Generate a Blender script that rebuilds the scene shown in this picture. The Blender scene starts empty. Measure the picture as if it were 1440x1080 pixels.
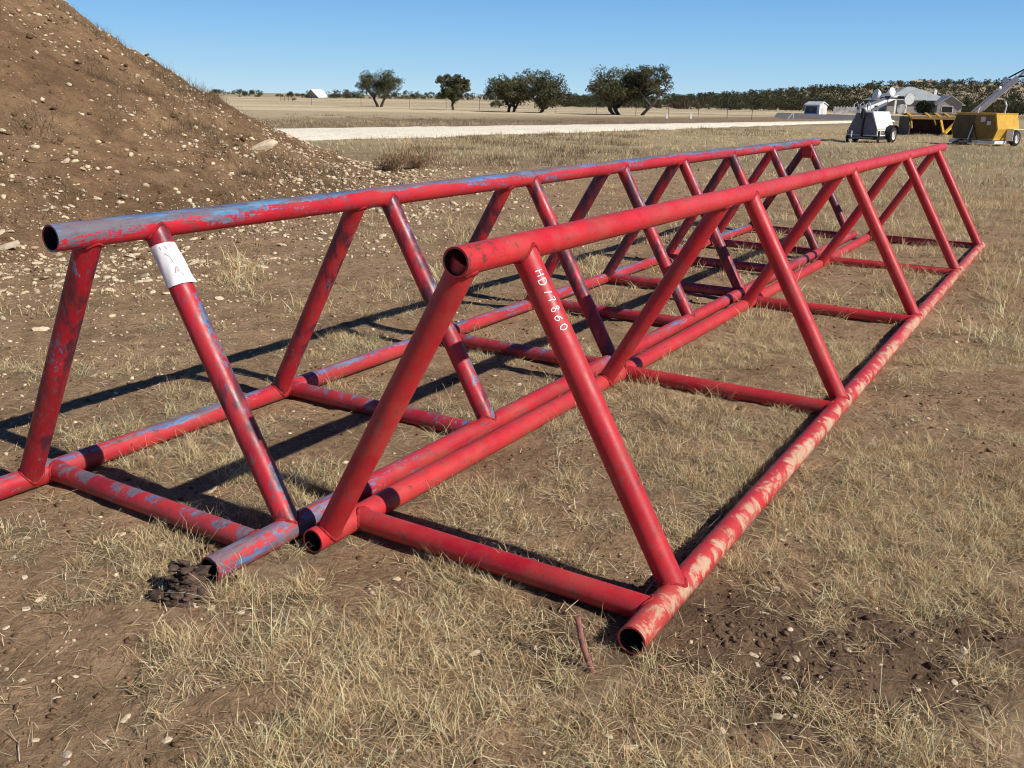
import bpy, bmesh, math, random
import numpy as np
from mathutils import Vector, Matrix, Euler

random.seed(7)
RNG = np.random.default_rng(11)
scene = bpy.context.scene
col = scene.collection
R = math.radians

# ------------------------------------------------------------------ camera numbers
F_PX, PITCH, ROLL, CAM_H = 1289.3, R(17.379), R(1.036), 1.6


def at(px, py, z=0.0):
    """photo pixel -> point on the horizontal plane at height z (used only to work out where things stand)"""
    a, b = px - 720, py - 540
    cr, sr = math.cos(-ROLL), math.sin(-ROLL)
    X, Y = cr * a - sr * b, sr * a + cr * b
    c, s = math.cos(PITCH), math.sin(PITCH)
    d = Vector((X, F_PX * c - Y * s, -F_PX * s - Y * c))
    t = (z - CAM_H) / d.z
    return Vector((d.x * t, d.y * t, z))


def hor(px):
    return 136.5 + 0.01808 * (px - 720)


def far(px, Y):
    return Y * (px - 720) / 1351.0


def hz(px, py, Y):
    return CAM_H + (hor(px) - py) * Y / 1415.0


# ------------------------------------------------------------------ numpy noise
def _hash(ix, iy, seed):
    h = (ix.astype(np.int64) * 374761393 + iy.astype(np.int64) * 668265263 + seed * 1442695041) & 0xFFFFFFFF
    h = ((h ^ (h >> 13)) * 1274126177) & 0xFFFFFFFF
    h = h ^ (h >> 16)
    return (h & 0xFFFFFF) / float(0xFFFFFF)


def vnoise(x, y, seed=0):
    x = np.asarray(x, float); y = np.asarray(y, float)
    ix, iy = np.floor(x), np.floor(y)
    fx, fy = x - ix, y - iy
    fx = fx * fx * fx * (fx * (fx * 6 - 15) + 10); fy = fy * fy * fy * (fy * (fy * 6 - 15) + 10)
    a, b = _hash(ix, iy, seed), _hash(ix + 1, iy, seed)
    c, d = _hash(ix, iy + 1, seed), _hash(ix + 1, iy + 1, seed)
    return (a + (b - a) * fx) * (1 - fy) + (c + (d - c) * fx) * fy


def fbm(x, y, seed=0, oct=4, gain=0.5):
    x = np.asarray(x, float); y = np.asarray(y, float)
    v = 0; a = 1; tot = 0
    for i in range(oct):
        v = v + a * vnoise(x, y, seed + i * 17)
        tot += a; a *= gain
        x, y = x * 1.97 + y * 0.31 + 3.1, y * 1.97 - x * 0.31 + 7.7
    return v / tot


def sstep(a, b, x):
    t = np.clip((np.asarray(x, float) - a) / (b - a), 0, 1)
    return t * t * (3 - 2 * t)


# ------------------------------------------------------------------ racks (fitted)
RACK_A = dict(o=(-0.0877, 2.8418), th=0.54653, w=1.2428, H=1.1293, slope=-0.00166)
RACK_B = dict(o=(-1.3502, 3.4280), th=0.54454, w=1.2311, H=1.1198, slope=0.00133)
PR = 0.046


def rack_coords(rk, x, y):
    dx, dy = x - rk['o'][0], y - rk['o'][1]
    s, c = math.sin(rk['th']), math.cos(rk['th'])
    return dx * s + dy * c, dx * c - dy * s          # along, across


# ------------------------------------------------------------------ terrain
MC = (-14.4, 16.6)


def mound_h(x, y):
    dx, dy = x - MC[0], y - MC[1]
    r = np.hypot(dx, dy)
    ang = np.arctan2(dy, dx)
    RR = 12.1 + 0.9 * (fbm(np.cos(ang) * 2 + 5, np.sin(ang) * 2 + 5, 3, 3) - 0.5)
    q = (RR - r)
    h = 0.645 * 0.9 * np.logaddexp(0, (q - 0.95) / 0.9) - 0.10
    h = 7.0 - 1.2 * np.logaddexp(0, (7.0 - h) / 1.2)      # rounded top
    h = np.where(h < 0, 0, h)
    amp = sstep(-0.6, 1.5, q)
    # slope-wise gullies and clods
    rough = (fbm(x * 0.9, y * 0.9, 21, 4) - 0.5) * 0.28 + (fbm(x * 3.1, y * 3.1, 22, 3) - 0.5) * 0.13 \
        + (fbm(ang * 60, r * 1.4, 23, 3) - 0.5) * 0.10 + (fbm(x * 9, y * 9, 24, 2) - 0.5) * 0.05
    return h + rough * amp


def far_h(x, y):
    d = np.hypot(x, y)
    az = np.degrees(np.arctan2(x, np.maximum(y, 1e-3)))
    az = np.where(y < 0, 90 * np.sign(x), az)
    side = sstep(5, 24, az)
    prof = sstep(260, 640, d)
    h = 13.0 * side * prof * (0.75 + 0.5 * fbm(x * 0.006, y * 0.006, 31, 3))
    return h + 0.6 * sstep(120, 400, d) * (fbm(x * 0.01, y * 0.01, 33, 2) - 0.5)


CHURN = at(1140, 905)


def ground_h(x, y):
    d = np.hypot(x, y)
    near = 1 - sstep(25, 60, d)
    h = (fbm(x * 0.7, y * 0.7, 1, 3) - 0.5) * 0.07 + near * ((fbm(x * 3.3, y * 3.3, 2, 3) - 0.5) * 0.035
        + (fbm(x * 14, y * 14, 5, 2) - 0.5) * 0.013)
    # churned wheel ruts, right foreground
    cx, cy = x - CHURN.x, y - CHURN.y
    ch = np.exp(-((cx / 0.85) ** 2 + (cy / 0.42) ** 2))
    h = h + ch * ((fbm(x * 9, y * 9, 8, 3) - 0.5) * 0.055 - 0.01)
    # keep the soil just under the pipes that lie on it
    for rk in (RACK_A, RACK_B):
        s, t = rack_coords(rk, x, y)
        on = sstep(-1.0, -0.3, s) * (1 - sstep(9.9, 10.6, s))
        for tt in (-rk['w'] / 2, rk['w'] / 2):
            m = np.exp(-((t - tt) / 0.12) ** 2) * on
            h = h * (1 - 0.8 * m) - 0.006 * m
    return h + far_h(x, y)


def churn_mask(x, y):
    cx, cy = x - CHURN.x, y - CHURN.y
    n = fbm(x * 2.2, y * 2.2, 41, 4)
    m = np.exp(-((cx / 1.0) ** 2 + (cy / 0.5) ** 2)) * 1.5
    # a second rutted lane further right
    s, t = rack_coords(RACK_A, x, y)
    m2 = np.exp(-((t - 2.35 - 0.05 * s) / 0.28) ** 2) * sstep(-0.5, 1, s) * (1 - sstep(6, 9, s)) * 0.9
    return np.clip((np.maximum(m, m2) * (0.4 + 1.2 * n)) - 0.25, 0, 1)


GBLOB = [(*at(px, py)[:2], r_, a_) for px, py, r_, a_ in (
    (815, 930, .28, .7), (882, 930, .15, .8), (420, 790, .2, .5), (700, 860, .4, .5), (940, 1000, .3, .5), (600, 930, .4, .4), (1380, 720, .9, .5), (1050, 650, .6, .4), (900, 560, .8, .35),
    (430, 840, .25, .6), (1250, 980, .3, .4), (330, 610, .35, .4), (160, 660, .3, .3),
    (90, 905, .22, -.6), (330, 1015, .2, -.5), (60, 980, .25, -.5), (1000, 840, .3, -.5), (760, 690, .35, -.45), (1200, 560, .4, -.4), (640, 640, .3, -.3), (250, 850, .16, -.7))]


def grass_mask(x, y):
    s, t = rack_coords(RACK_A, x, y)
    d = np.hypot(x, y)
    base = 0.20 + 0.26 * sstep(-2.4, 1.2, t)
    base = base - 0.30 * sstep(-2.5, -4.2, t) * (1 - sstep(19, 27, y))
    base = base + 0.22 * sstep(11, 18, d) * sstep(-6, 0, t)
    base = base + 0.2 * sstep(22, 30, y)
    base = np.where(s < 0.2, np.clip(base, 0.29, 0.35), base)
    q = 12.1 - np.hypot(x - MC[0], y - MC[1])
    base = base - 0.5 * sstep(-1.6, -0.1, q)
    n = fbm(x * 1.7, y * 1.7, 51, 4, 0.6)
    n2 = fbm(x * 4.8, y * 4.8, 57, 3, 0.6)
    g = base + (n - 0.5) * 2.6 + (n2 - 0.5) * 2.6
    for bx_, by_, br_, ba_ in GBLOB:
        g = g + ba_ * np.exp(-((x - bx_) ** 2 + (y - by_) ** 2) / br_ ** 2)
    g = g - 0.9 * churn_mask(x, y)
    return np.clip(g, 0, 1)


# ------------------------------------------------------------------ object helpers
def tag(o, label=None, cat=None, group=None, kind=None):
    if label: o['label'] = label
    if cat: o['category'] = cat
    if group: o['group'] = group
    if kind: o['kind'] = kind
    return o


def empty(name, loc=(0, 0, 0), rz=0.0, label=None, cat=None, group=None):
    o = bpy.data.objects.new(name, None)
    o.empty_display_size = 0.2
    o.location = loc; o.rotation_euler = (0, 0, rz)
    col.objects.link(o)
    return tag(o, label, cat, group)


def link(name, me, mat=None, parent=None, loc=None):
    o = bpy.data.objects.new(name, me)
    if mat is not None: me.materials.append(mat)
    if parent is not None: o.parent = parent
    if loc is not None: o.location = loc
    col.objects.link(o)
    return o


def mesh_np(name, V, quads=None, tris=None, colr=None, smooth=False):
    me = bpy.data.meshes.new(name)
    V = np.asarray(V, np.float32)
    nq = 0 if quads is None else len(quads); nt = 0 if tris is None else len(tris)
    me.vertices.add(len(V)); me.vertices.foreach_set('co', V.ravel())
    loops = []
    if nq: loops.append(np.asarray(quads, np.int32).ravel())
    if nt: loops.append(np.asarray(tris, np.int32).ravel())
    loops = np.concatenate(loops)
    me.loops.add(len(loops)); me.loops.foreach_set('vertex_index', loops)
    starts = np.concatenate([np.arange(nq) * 4, nq * 4 + np.arange(nt) * 3]).astype(np.int32)
    me.polygons.add(nq + nt); me.polygons.foreach_set('loop_start', starts)
    me.update(calc_edges=True)
    if smooth: me.polygons.foreach_set('use_smooth', np.ones(nq + nt, bool))
    if colr is not None:
        a = me.color_attributes.new('col', 'FLOAT_COLOR', 'POINT')
        c = np.ones((len(V), 4), np.float32); c[:, :3] = colr
        a.data.foreach_set('color', c.ravel())
    return me


class MB:
    """collects shapes into one mesh"""
    def __init__(self):
        self.v = []; self.f = []; self.sharp = []; self.inner = []

    def add(self, verts, faces):
        n = len(self.v)
        self.v += [tuple(p) for p in verts]
        self.f += [tuple(i + n for i in f) for f in faces]
        return n

    def box(self, lo, hi, M=None):
        x0, y0, z0 = lo; x1, y1, z1 = hi
        P = [Vector(p) for p in ((x0, y0, z0), (x1, y0, z0), (x1, y1, z0), (x0, y1, z0), (x0, y0, z1), (x1, y0, z1), (x1, y1, z1), (x0, y1, z1))]
        if M is not None: P = [M @ p for p in P]
        self.add(P, [(3, 2, 1, 0), (4, 5, 6, 7), (0, 1, 5, 4), (1, 2, 6, 5), (2, 3, 7, 6), (3, 0, 4, 7)])
        return self

    def bar(self, p, q, w, h, up=(0, 0, 1)):
        p, q = Vector(p), Vector(q); d = (q - p); L = d.length; d.normalize()
        u = Vector(up)
        if abs(d.dot(u)) > 0.98: u = Vector((1, 0, 0))
        s = d.cross(u).normalized(); u = s.cross(d)
        M = Matrix((s, d, u)).transposed().to_4x4(); M.translation = p
        return self.box((-w / 2, 0, -h / 2), (w / 2, L, h / 2), M)

    def sweep(self, pts, rad, n=12, cap=True, closed=False):
        pts = [Vector(p) for p in pts]
        if not hasattr(rad, '__len__'): rad = [rad] * len(pts)
        m = len(pts); base = len(self.v)
        prev = None
        for i, p in enumerate(pts):
            if closed: d = pts[(i + 1) % m] - pts[i - 1]
            else: d = pts[min(i + 1, m - 1)] - pts[max(i - 1, 0)]
            d.normalize()
            if prev is None:
                u = d.orthogonal().normalized()
            else:
                u = (prev - d * prev.dot(d)).normalized()
            prev = u; w = d.cross(u)
            for k in range(n):
                a = 2 * math.pi * k / n
                self.v.append(tuple(p + (u * math.cos(a) + w * math.sin(a)) * rad[i]))
        for i in range(m if closed else m - 1):
            j = (i + 1) % m
            for k in range(n):
                k2 = (k + 1) % n
                self.f.append((base + i * n + k, base + i * n + k2, base + j * n + k2, base + j * n + k))
        if cap and not closed:
            self.f.append(tuple(base + k for k in reversed(range(n))))
            self.f.append(tuple(base + (m - 1) * n + k for k in range(n)))
        return self

    def pipe(self, p, q, ro, ri, n=36, rows=2, wob=0.0):
        """hollow pipe with open ends"""
        p, q = Vector(p), Vector(q); d = (q - p).normalized()
        u = d.orthogonal().normalized(); w = d.cross(u)
        base = len(self.v); rings = []
        for r_, seq in ((ro, range(rows + 1)), (ri, reversed(range(rows + 1)))):
            for i in seq:
                c = p.lerp(q, i / rows); idx = []
                for k in range(n):
                    a = 2 * math.pi * k / n
                    idx.append(len(self.v)); self.v.append(tuple(c + (u * math.cos(a) + w * math.sin(a)) * r_))
                rings.append(idx)
        m = len(rings)
        for i in range(m):
            A, B = rings[i], rings[(i + 1) % m]
            rim = (i == rows) or (i == m - 1)
            for k in range(n):
                self.f.append((A[k], A[(k + 1) % n], B[(k + 1) % n], B[k]))
                if i > rows and i < m - 1: self.inner.append(len(self.f) - 1)
            if rim or i == m - 1 or i == rows: self.sharp += [A, B]
        return self

    def build(self, name, mat, parent=None, smooth=False, angle=None, bevel=0.0, loc=None):
        me = bpy.data.meshes.new(name)
        me.from_pydata(self.v, [], self.f); me.update()
        if bevel > 0:
            bm = bmesh.new(); bm.from_mesh(me)
            bmesh.ops.bevel(bm, geom=bm.edges[:], offset=bevel, segments=2, profile=0.6, affect='EDGES')
            bm.to_mesh(me); bm.free()
        if smooth:
            me.polygons.foreach_set('use_smooth', np.ones(len(me.polygons), bool))
            me.set_sharp_from_angle(angle=R(angle or 40))
        return link(name, me, mat, parent, loc)


# ------------------------------------------------------------------ material helpers
class NT:
    def __init__(self, name):
        self.m = bpy.data.materials.new(name); self.m.use_nodes = True
        self.t = self.m.node_tree; self.t.nodes.clear()
        self.out = self.t.nodes.new('ShaderNodeOutputMaterial')
        self.tc = None

    def n(self, kind, **kw):
        nd = self.t.nodes.new(kind)
        for k, v in kw.items(): setattr(nd, k, v)
        return nd

    def set(self, sock, v):
        if hasattr(v, 'is_output'): self.t.links.new(v, sock)
        elif isinstance(v, (tuple, list)) and len(v) == 3 and sock.type == 'RGBA': sock.default_value = (*v, 1)
        else: sock.default_value = v

    def coord(self, scale=None, out='Object', rot=None):
        if self.tc is None: self.tc = self.n('ShaderNodeTexCoord')
        if scale is None and rot is None: return self.tc.outputs[out]
        mp = self.n('ShaderNodeMapping')
        self.t.links.new(self.tc.outputs[out], mp.inputs[0])
        if scale: mp.inputs['Scale'].default_value = scale
        if rot: mp.inputs['Rotation'].default_value = rot
        return mp.outputs[0]

    def noise(self, vec, scale, detail=5, rough=0.55, dist=0.0):
        nd = self.n('ShaderNodeTexNoise')
        self.set(nd.inputs['Vector'], vec); nd.inputs['Scale'].default_value = scale
        nd.inputs['Detail'].default_value = detail; nd.inputs['Roughness'].default_value = rough
        nd.inputs['Distortion'].default_value = dist
        return nd.outputs[0]

    def math(self, op, a, b=0.0, clamp=False):
        nd = self.n('ShaderNodeMath', operation=op, use_clamp=clamp)
        self.set(nd.inputs[0], a); self.set(nd.inputs[1], b)
        return nd.outputs[0]

    def ramp(self, v, lo, hi, a=0.0, b=1.0):
        nd = self.n('ShaderNodeMapRange', interpolation_type='SMOOTHSTEP')
        self.set(nd.inputs[0], v)
        for i, q in enumerate((lo, hi, a, b)): nd.inputs[i + 1].default_value = q
        return nd.outputs[0]

    def mix(self, f, a, b, mode='MIX'):
        nd = self.n('ShaderNodeMix', data_type='RGBA', blend_type=mode)
        self.set(nd.inputs[0], f); self.set(nd.inputs[6], a); self.set(nd.inputs[7], b)
        return nd.outputs[2]

    def normal_xyz(self):
        g = self.n('ShaderNodeNewGeometry')
        s = self.n('ShaderNodeSeparateXYZ'); self.t.links.new(g.outputs['Normal'], s.inputs[0])
        return s.outputs

    def attr(self, name):
        return self.n('ShaderNodeAttribute', attribute_name=name).outputs['Color']

    def bump(self, h, strength=0.3, dist=0.01):
        nd = self.n('ShaderNodeBump'); self.set(nd.inputs['Height'], h)
        nd.inputs['Strength'].default_value = strength; nd.inputs['Distance'].default_value = dist
        return nd.outputs[0]

    def principled(self, base, rough=0.6, metal=0.0, normal=None, spec=0.5, **kw):
        p = self.n('ShaderNodeBsdfPrincipled')
        self.set(p.inputs['Base Color'], base); self.set(p.inputs['Roughness'], rough)
        self.set(p.inputs['Metallic'], metal); self.set(p.inputs['Specular IOR Level'], spec)
        if normal is not None: self.set(p.inputs['Normal'], normal)
        for k, v in kw.items(): self.set(p.inputs[k], v)
        self.t.links.new(p.outputs[0], self.out.inputs[0])
        return self.m


def simple(name, c, rough=0.6, metal=0.0, var=0.25, scale=8.0, dirt=None, bump=0.0, spec=0.4):
    k = NT(name); v = k.coord()
    n1 = k.noise(v, scale, 6, 0.6)
    dark = tuple(x * (1 - var) for x in c); lite = tuple(min(1, x * (1 + var)) for x in c)
    base = k.mix(k.ramp(n1, 0.3, 0.7), dark, lite)
    if dirt:
        n2 = k.noise(v, scale * 2.7, 8, 0.7)
        base = k.mix(k.ramp(n2, 0.55, 0.75, 0, 0.8), base, dirt)
    nm = k.bump(k.noise(v, scale * 6, 4), bump, 0.01) if bump else None
    return k.principled(base, rough, metal, nm, spec)


# ---- pipe paint
def paint(name, red=(0.50, 0.010, 0.020), red2=(0.37, 0.007, 0.015), blue=0.0, blue_top=0.0, mud=0.0, rust=0.1, scuff=0.3, dust=0.15, dark=0.0, near_wear=0.0, upright=False, near_rust=0.0):
    k = NT(name)
    v = k.coord(); vs = k.coord((1.0, 1.0, 0.2) if upright else (1.0, 0.2, 1.0)); vx = k.coord((1.0, 1.1, 1.0))
    N = k.normal_xyz()
    big = k.noise(v, 3.1, 4, 0.6)
    base = k.mix(k.ramp(big, 0.35, 0.68), red2, red)
    base = k.mix(k.ramp(k.noise(v, 1.3, 5, 0.6), 0.45, 0.65, 0, 0.45), base, (0.66, 0.045, 0.045))
    # weathered rub streaks
    st = k.noise(vs, 34, 9, 0.72, 0.4)
    base = k.mix(k.math('MULTIPLY', k.ramp(st, 0.52, 0.66), 0.30), base, (0.30, 0.012, 0.014))
    rough = k.ramp(k.noise(v, 12, 5, 0.6), 0.25, 0.75, 0.34, 0.60)
    if blue > 0 or blue_top > 0:
        nb = k.noise(k.coord((1.0, 1.0, 0.09) if upright else (1.0, 0.09, 1.0)), 15.0, 8, 0.72, 0.3)
        nf = k.noise(v, 46, 6, 0.75)
        f = k.math('ADD', k.math('MULTIPLY', nb, 1.05), k.math('MULTIPLY', nf, 0.45)); f = k.math('SUBTRACT', f, 0.25)
        sp = k.n('ShaderNodeSeparateXYZ'); k.set(sp.inputs[0], k.coord()); f = k.math('ADD', f, k.math('MULTIPLY', k.ramp(sp.outputs[1], 1.5, -0.3), near_wear))
        up = k.ramp(k.math('ADD', k.math('MULTIPLY', N[2], 0.6), k.math('MULTIPLY', N[0], 0.8)), 0.55, 0.95) if upright else k.ramp(N[2], 0.35, 0.95)
        f = k.math('ADD', f, k.math('MULTIPLY', up, blue_top))
        m = k.ramp(f, 0.595 - blue, 0.625 - blue)
        bl = k.mix(k.ramp(k.noise(vs, 22, 7, 0.7), 0.35, 0.65), (0.035, 0.150, 0.37), (0.14, 0.28, 0.43))
        base = k.mix(m, base, bl)
        # bare grey-brown steel inside the worn-through blue
        f2 = k.ramp(k.math('ADD', k.noise(vs, 15, 9, 0.75), k.math('MULTIPLY', m, 0.10)), 0.56, 0.63)
        base = k.mix(k.math('MULTIPLY', f2, k.math('MULTIPLY', m, 0.7)), base, (0.17, 0.115, 0.085))
    if scuff > 0:
        sc = k.noise(vs, 60, 9, 0.78, 0.6)
        base = k.mix(k.math('MULTIPLY', k.ramp(sc, 0.545, 0.60), scuff), base, (0.12, 0.085, 0.10))
    if dark > 0:
        dk = k.noise(vs, 9, 8, 0.7, 0.2)
        base = k.mix(k.math('MULTIPLY', k.ramp(dk, 0.47, 0.57), dark), base, (0.055, 0.018, 0.034))
    if rust > 0:
        rn = k.noise(v, 21, 7, 0.75)
        if near_rust > 0:
            sp2 = k.n('ShaderNodeSeparateXYZ'); k.set(sp2.inputs[0], k.coord()); rn = k.math('ADD', rn, k.math('MULTIPLY', k.ramp(sp2.outputs[1], 0.5, -0.15), near_rust))
        base = k.mix(k.math('MULTIPLY', k.ramp(rn, 0.62 - 0.1 * rust, 0.66), 0.85), base, (0.10, 0.035, 0.018))
    if mud > 0:
        nm = k.noise(vx, 11, 7, 0.74, 0.6)
        # gathers on the outward upper flank
        outw = k.math('ADD', k.math('MULTIPLY', N[0], 0.62), k.math('MULTIPLY', N[2], 0.34))
        outw = k.math('ADD', outw, k.math('MULTIPLY', k.ramp(big, 0.4, 0.6), 0.18))
        sel = k.ramp(outw, 0.15, 0.85)
        m = k.ramp(k.math('ADD', nm, k.math('MULTIPLY', sel, 0.19 * mud)), 0.60, 0.715)
        base = k.mix(k.math('MULTIPLY', m, 0.9), base, k.mix(k.noise(v, 40, 4), (0.50, 0.36, 0.22), (0.62, 0.50, 0.34)))
        rough = k.math('ADD', rough, k.math('MULTIPLY', m, 0.45), True)
    du = k.math('MULTIPLY', k.ramp(k.noise(v, 5, 7, 0.7), 0.4, 0.75), dust)
    base = k.mix(du, base, (0.42, 0.17, 0.11))
    # chalky fading on sky-facing paint and long thin scratches
    chalk = k.math('MULTIPLY', k.ramp(N[2], 0.2, 1.0), k.ramp(k.noise(vs, 4.5, 6, 0.65), 0.40, 0.62))
    base = k.mix(k.math('MULTIPLY', chalk, 0.16), base, (0.60, 0.12, 0.10))
    scr = k.noise(k.coord((1.0, 1.0, 0.04) if upright else (1.0, 0.04, 1.0)), 130, 4, 0.6, 0.3)
    base = k.mix(k.math('MULTIPLY', k.ramp(scr, 0.62, 0.68), 0.5), base, (0.10, 0.03, 0.03))
    # earth rubbed low on the pipes
    pz = k.n('ShaderNodeSeparateXYZ'); k.set(pz.inputs[0], k.coord())
    low = k.math('MULTIPLY', k.ramp(pz.outputs[2], 0.10, 0.0), k.ramp(k.noise(v, 13, 8, 0.7), 0.40, 0.62))
    base = k.mix(k.math('MULTIPLY', low, 0.55), base, (0.17, 0.10, 0.06))
    hgt = k.math('ADD', k.math('MULTIPLY', k.noise(v, 90, 5, 0.6), 0.6), k.math('MULTIPLY', st, 0.6))
    return k.principled(base, rough, 0.0, k.bump(hgt, 0.22, 0.003), 0.5)


M = {}
M['red_top'] = paint('red_paint_top', (0.64, 0.018, 0.030), (0.55, 0.012, 0.022), rust=0.25, scuff=0.5, dust=0.34, near_rust=0.08)
M['red'] = paint('red_paint', (0.58, 0.012, 0.024), (0.45, 0.008, 0.018), scuff=0.45, upright=True, rust=0.2, dust=0.26)
M['red_mud'] = paint('red_paint_muddy', (0.62, 0.028, 0.036), (0.52, 0.018, 0.026), mud=0.95, scuff=0.3, dust=0.36)
M['red_low'] = paint('red_paint_low', (0.62, 0.020, 0.032), (0.52, 0.014, 0.025), scuff=0.4, dust=0.25, rust=0.2)
M['b_top'] = paint('worn_red_over_blue', (0.58, 0.014, 0.030), (0.48, 0.010, 0.024), blue=0.02, blue_top=0.22, scuff=0.8, rust=0.6, dust=0.1, near_wear=0.06)
M['b_left'] = paint('worn_red_blue_edge', (0.55, 0.014, 0.030), (0.44, 0.010, 0.024), blue=-0.02, blue_top=0.17, scuff=0.8, rust=0.35)
M['b_cross'] = paint('worn_red_cross', (0.52, 0.013, 0.028), (0.40, 0.010, 0.022), blue=-0.02, blue_top=0.10, scuff=0.9, rust=0.3, dark=0.3)
M['b_strut'] = paint('worn_red_strut', (0.50, 0.009, 0.024), (0.33, 0.007, 0.018), blue=-0.02, blue_top=0.12, scuff=0.9, rust=0.3, dark=0.9, dust=0.05, upright=True)
M['b_right'] = paint('worn_red_grey', (0.57, 0.020, 0.034), (0.46, 0.015, 0.028), blue=-0.03, blue_top=0.06, near_wear=0.16, scuff=0.9, rust=0.3, dust=0.3)
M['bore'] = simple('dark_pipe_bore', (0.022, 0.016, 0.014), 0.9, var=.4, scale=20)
M['weld'] = simple('weld_bead', (0.40, 0.016, 0.020), 0.55, var=0.4, scale=60, bump=0.6, dirt=(0.09, 0.035, 0.022))
M['white_letter'] = simple('white_marker_paint', (0.78, 0.76, 0.76), 0.6, var=0.08, scale=90)
M['paper'] = simple('white_paper_label', (0.80, 0.79, 0.80), 0.7, var=0.04, scale=20)
M['ink'] = simple('faded_red_ink', (0.62, 0.42, 0.43), 0.8, var=0.1)


# ------------------------------------------------------------------ rack building
def saddle(u, c, axis, rs, RR, flip=1):
    """curve where a strut (direction u from c, radius rs) meets a rail (axis, radius RR)"""
    u = Vector(u).normalized(); ax = Vector(axis).normalized(); c = Vector(c)
    a = u.orthogonal().normalized(); b = u.cross(a)
    pts = []
    for k in range(28):
        f = 2 * math.pi * k / 28
        o = (a * math.cos(f) + b * math.sin(f)) * rs
        op, up = o - ax * o.dot(ax), u - ax * u.dot(ax)
        A, B, C = up.dot(up), 2 * op.dot(up), op.dot(op) - RR * RR
        D = max(B * B - 4 * A * C, 0)
        t = (-B + math.sqrt(D)) / (2 * A)
        pts.append(c + o + u * (t + 0.0005))
    return pts


def make_rack(name, rk, sL, sC, sR, ends, mats, label, cat):
    root = empty(name, (rk['o'][0], rk['o'][1], 0), 0, label, cat, 'red pipe racks lying side by side')
    root.rotation_euler = (math.atan(rk['slope']), 0, -rk['th'])
    H, w = rk['H'], rk['w']
    rt, rb, rc = PR * 1.02, PR, PR * 0.93
    def rail(nm, x, z, s0, s1, mat, r_):
        b = MB(); b.pipe((x, s0, z), (x, s1, z), r_, r_ - 0.0065, 40, 6)
        o = b.build(nm, mat, root, True, 50)
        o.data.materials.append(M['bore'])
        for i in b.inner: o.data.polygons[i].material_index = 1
        return o
    rail('top_rail', 0, H, ends['T'][0], ends['T'][1], mats['T'], rt)
    rail('bottom_rail', -w / 2, PR, ends['L'][0], ends['L'][1], mats['L'], rb)
    rail('bottom_rail', w / 2, PR, ends['R'][0], ends['R'][1], mats['R'], rb)
    struts = []
    def member(nm, p, q, r_, mat, rp, rq):
        b = MB(); b.sweep([p, Vector(p).lerp(Vector(q), .33), Vector(p).lerp(Vector(q), .66), q], r_, 32)
        o = b.build(nm, mat, root, True, 50)
        for c, e, rr in ((p, q, rp), (q, p, rq)):
            wb = MB(); wb.sweep(saddle(Vector(e) - Vector(c), c, (0, 1, 0), r_, rr), [0.0062 + random.uniform(-.0018, .0022) for _ in range(28)], 8, closed=True)
            wb.build('weld_bead', M['weld'], o, True, 80)
        return o
    rs = PR * 0.985
    for i in range(len(sC)):
        a = member('strut', (0, sL[i], H), (-w / 2, sL[i], PR), rs, mats['S'], rt, rb)
        b_ = member('strut', (0, sR[i], H), (w / 2, sR[i], PR), rs, mats['S'], rt, rb)
        member('cross_member', (-w / 2, sC[i], PR), (w / 2, sC[i], PR), rc, mats['C'], rb, rb)
        struts.append((a, b_))
    return root, struts


sLA = [-0.108, 2.219, 4.768, 7.169, 9.62]
sRA = [0.211, 2.597, 5.056, 7.480, 9.50]
sCA = [0.056, 2.46, 4.96, 7.45, 9.56]
rackA, strA = make_rack('pipe_rack', RACK_A, sLA, sCA, sRA,
    dict(T=(-0.168, 10.07), R=(-0.135, 9.72), L=(-0.185, 9.72)),
    dict(T=M['red_top'], L=M['red_low'], R=M['red_mud'], S=M['red'], C=M['red']),
    'bright red welded pipe rack nearest the camera, with white handwritten number on its front strut', 'pipe rack')
sLB = [-0.254, 1.17, 2.523, 3.847, 5.215, 6.651, 8.034, 9.45]
sRB = [0.006, 1.378, 2.784, 4.112, 5.068, 6.433, 7.878, 9.414]
sRB[4] = 5.30; sRB[5] = 6.55
sCB = [-0.15, 1.25, 2.64, 3.98, 5.26, 6.60, 7.95, 9.43]
rackB, strB = make_rack('pipe_rack', RACK_B, sLB, sCB, sRB,
    dict(T=(-0.405, 9.86), R=(-0.375, 9.64), L=(-0.42, 9.6)),
    dict(T=M['b_top'], L=M['b_left'], R=M['b_right'], S=M['b_strut'], C=M['b_cross']),
    'worn red pipe rack with blue paint showing through, beside the mound, white paper on strut', 'pipe rack')


# ---- things on the struts: painted number, paper label, bracket
def strut_frame(rk, s, side):
    P = Vector((0, s, rk['H'])); Q = Vector((side * rk['w'] / 2, s, PR))
    u = (Q - P).normalized()
    ncam = None
    rot = Matrix.Rotation(-rk['th'], 3, 'Z')
    cam_l = rot.inverted() @ (Vector((0, 0, CAM_H)) - Vector((rk['o'][0], rk['o'][1], 0)))
    mid = P.lerp(Q, 0.25)
    v = cam_l - mid; v = (v - u * v.dot(u)).normalized()
    return P, u, v, u.cross(v)                # start, down the strut, towards viewer, sideways


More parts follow.
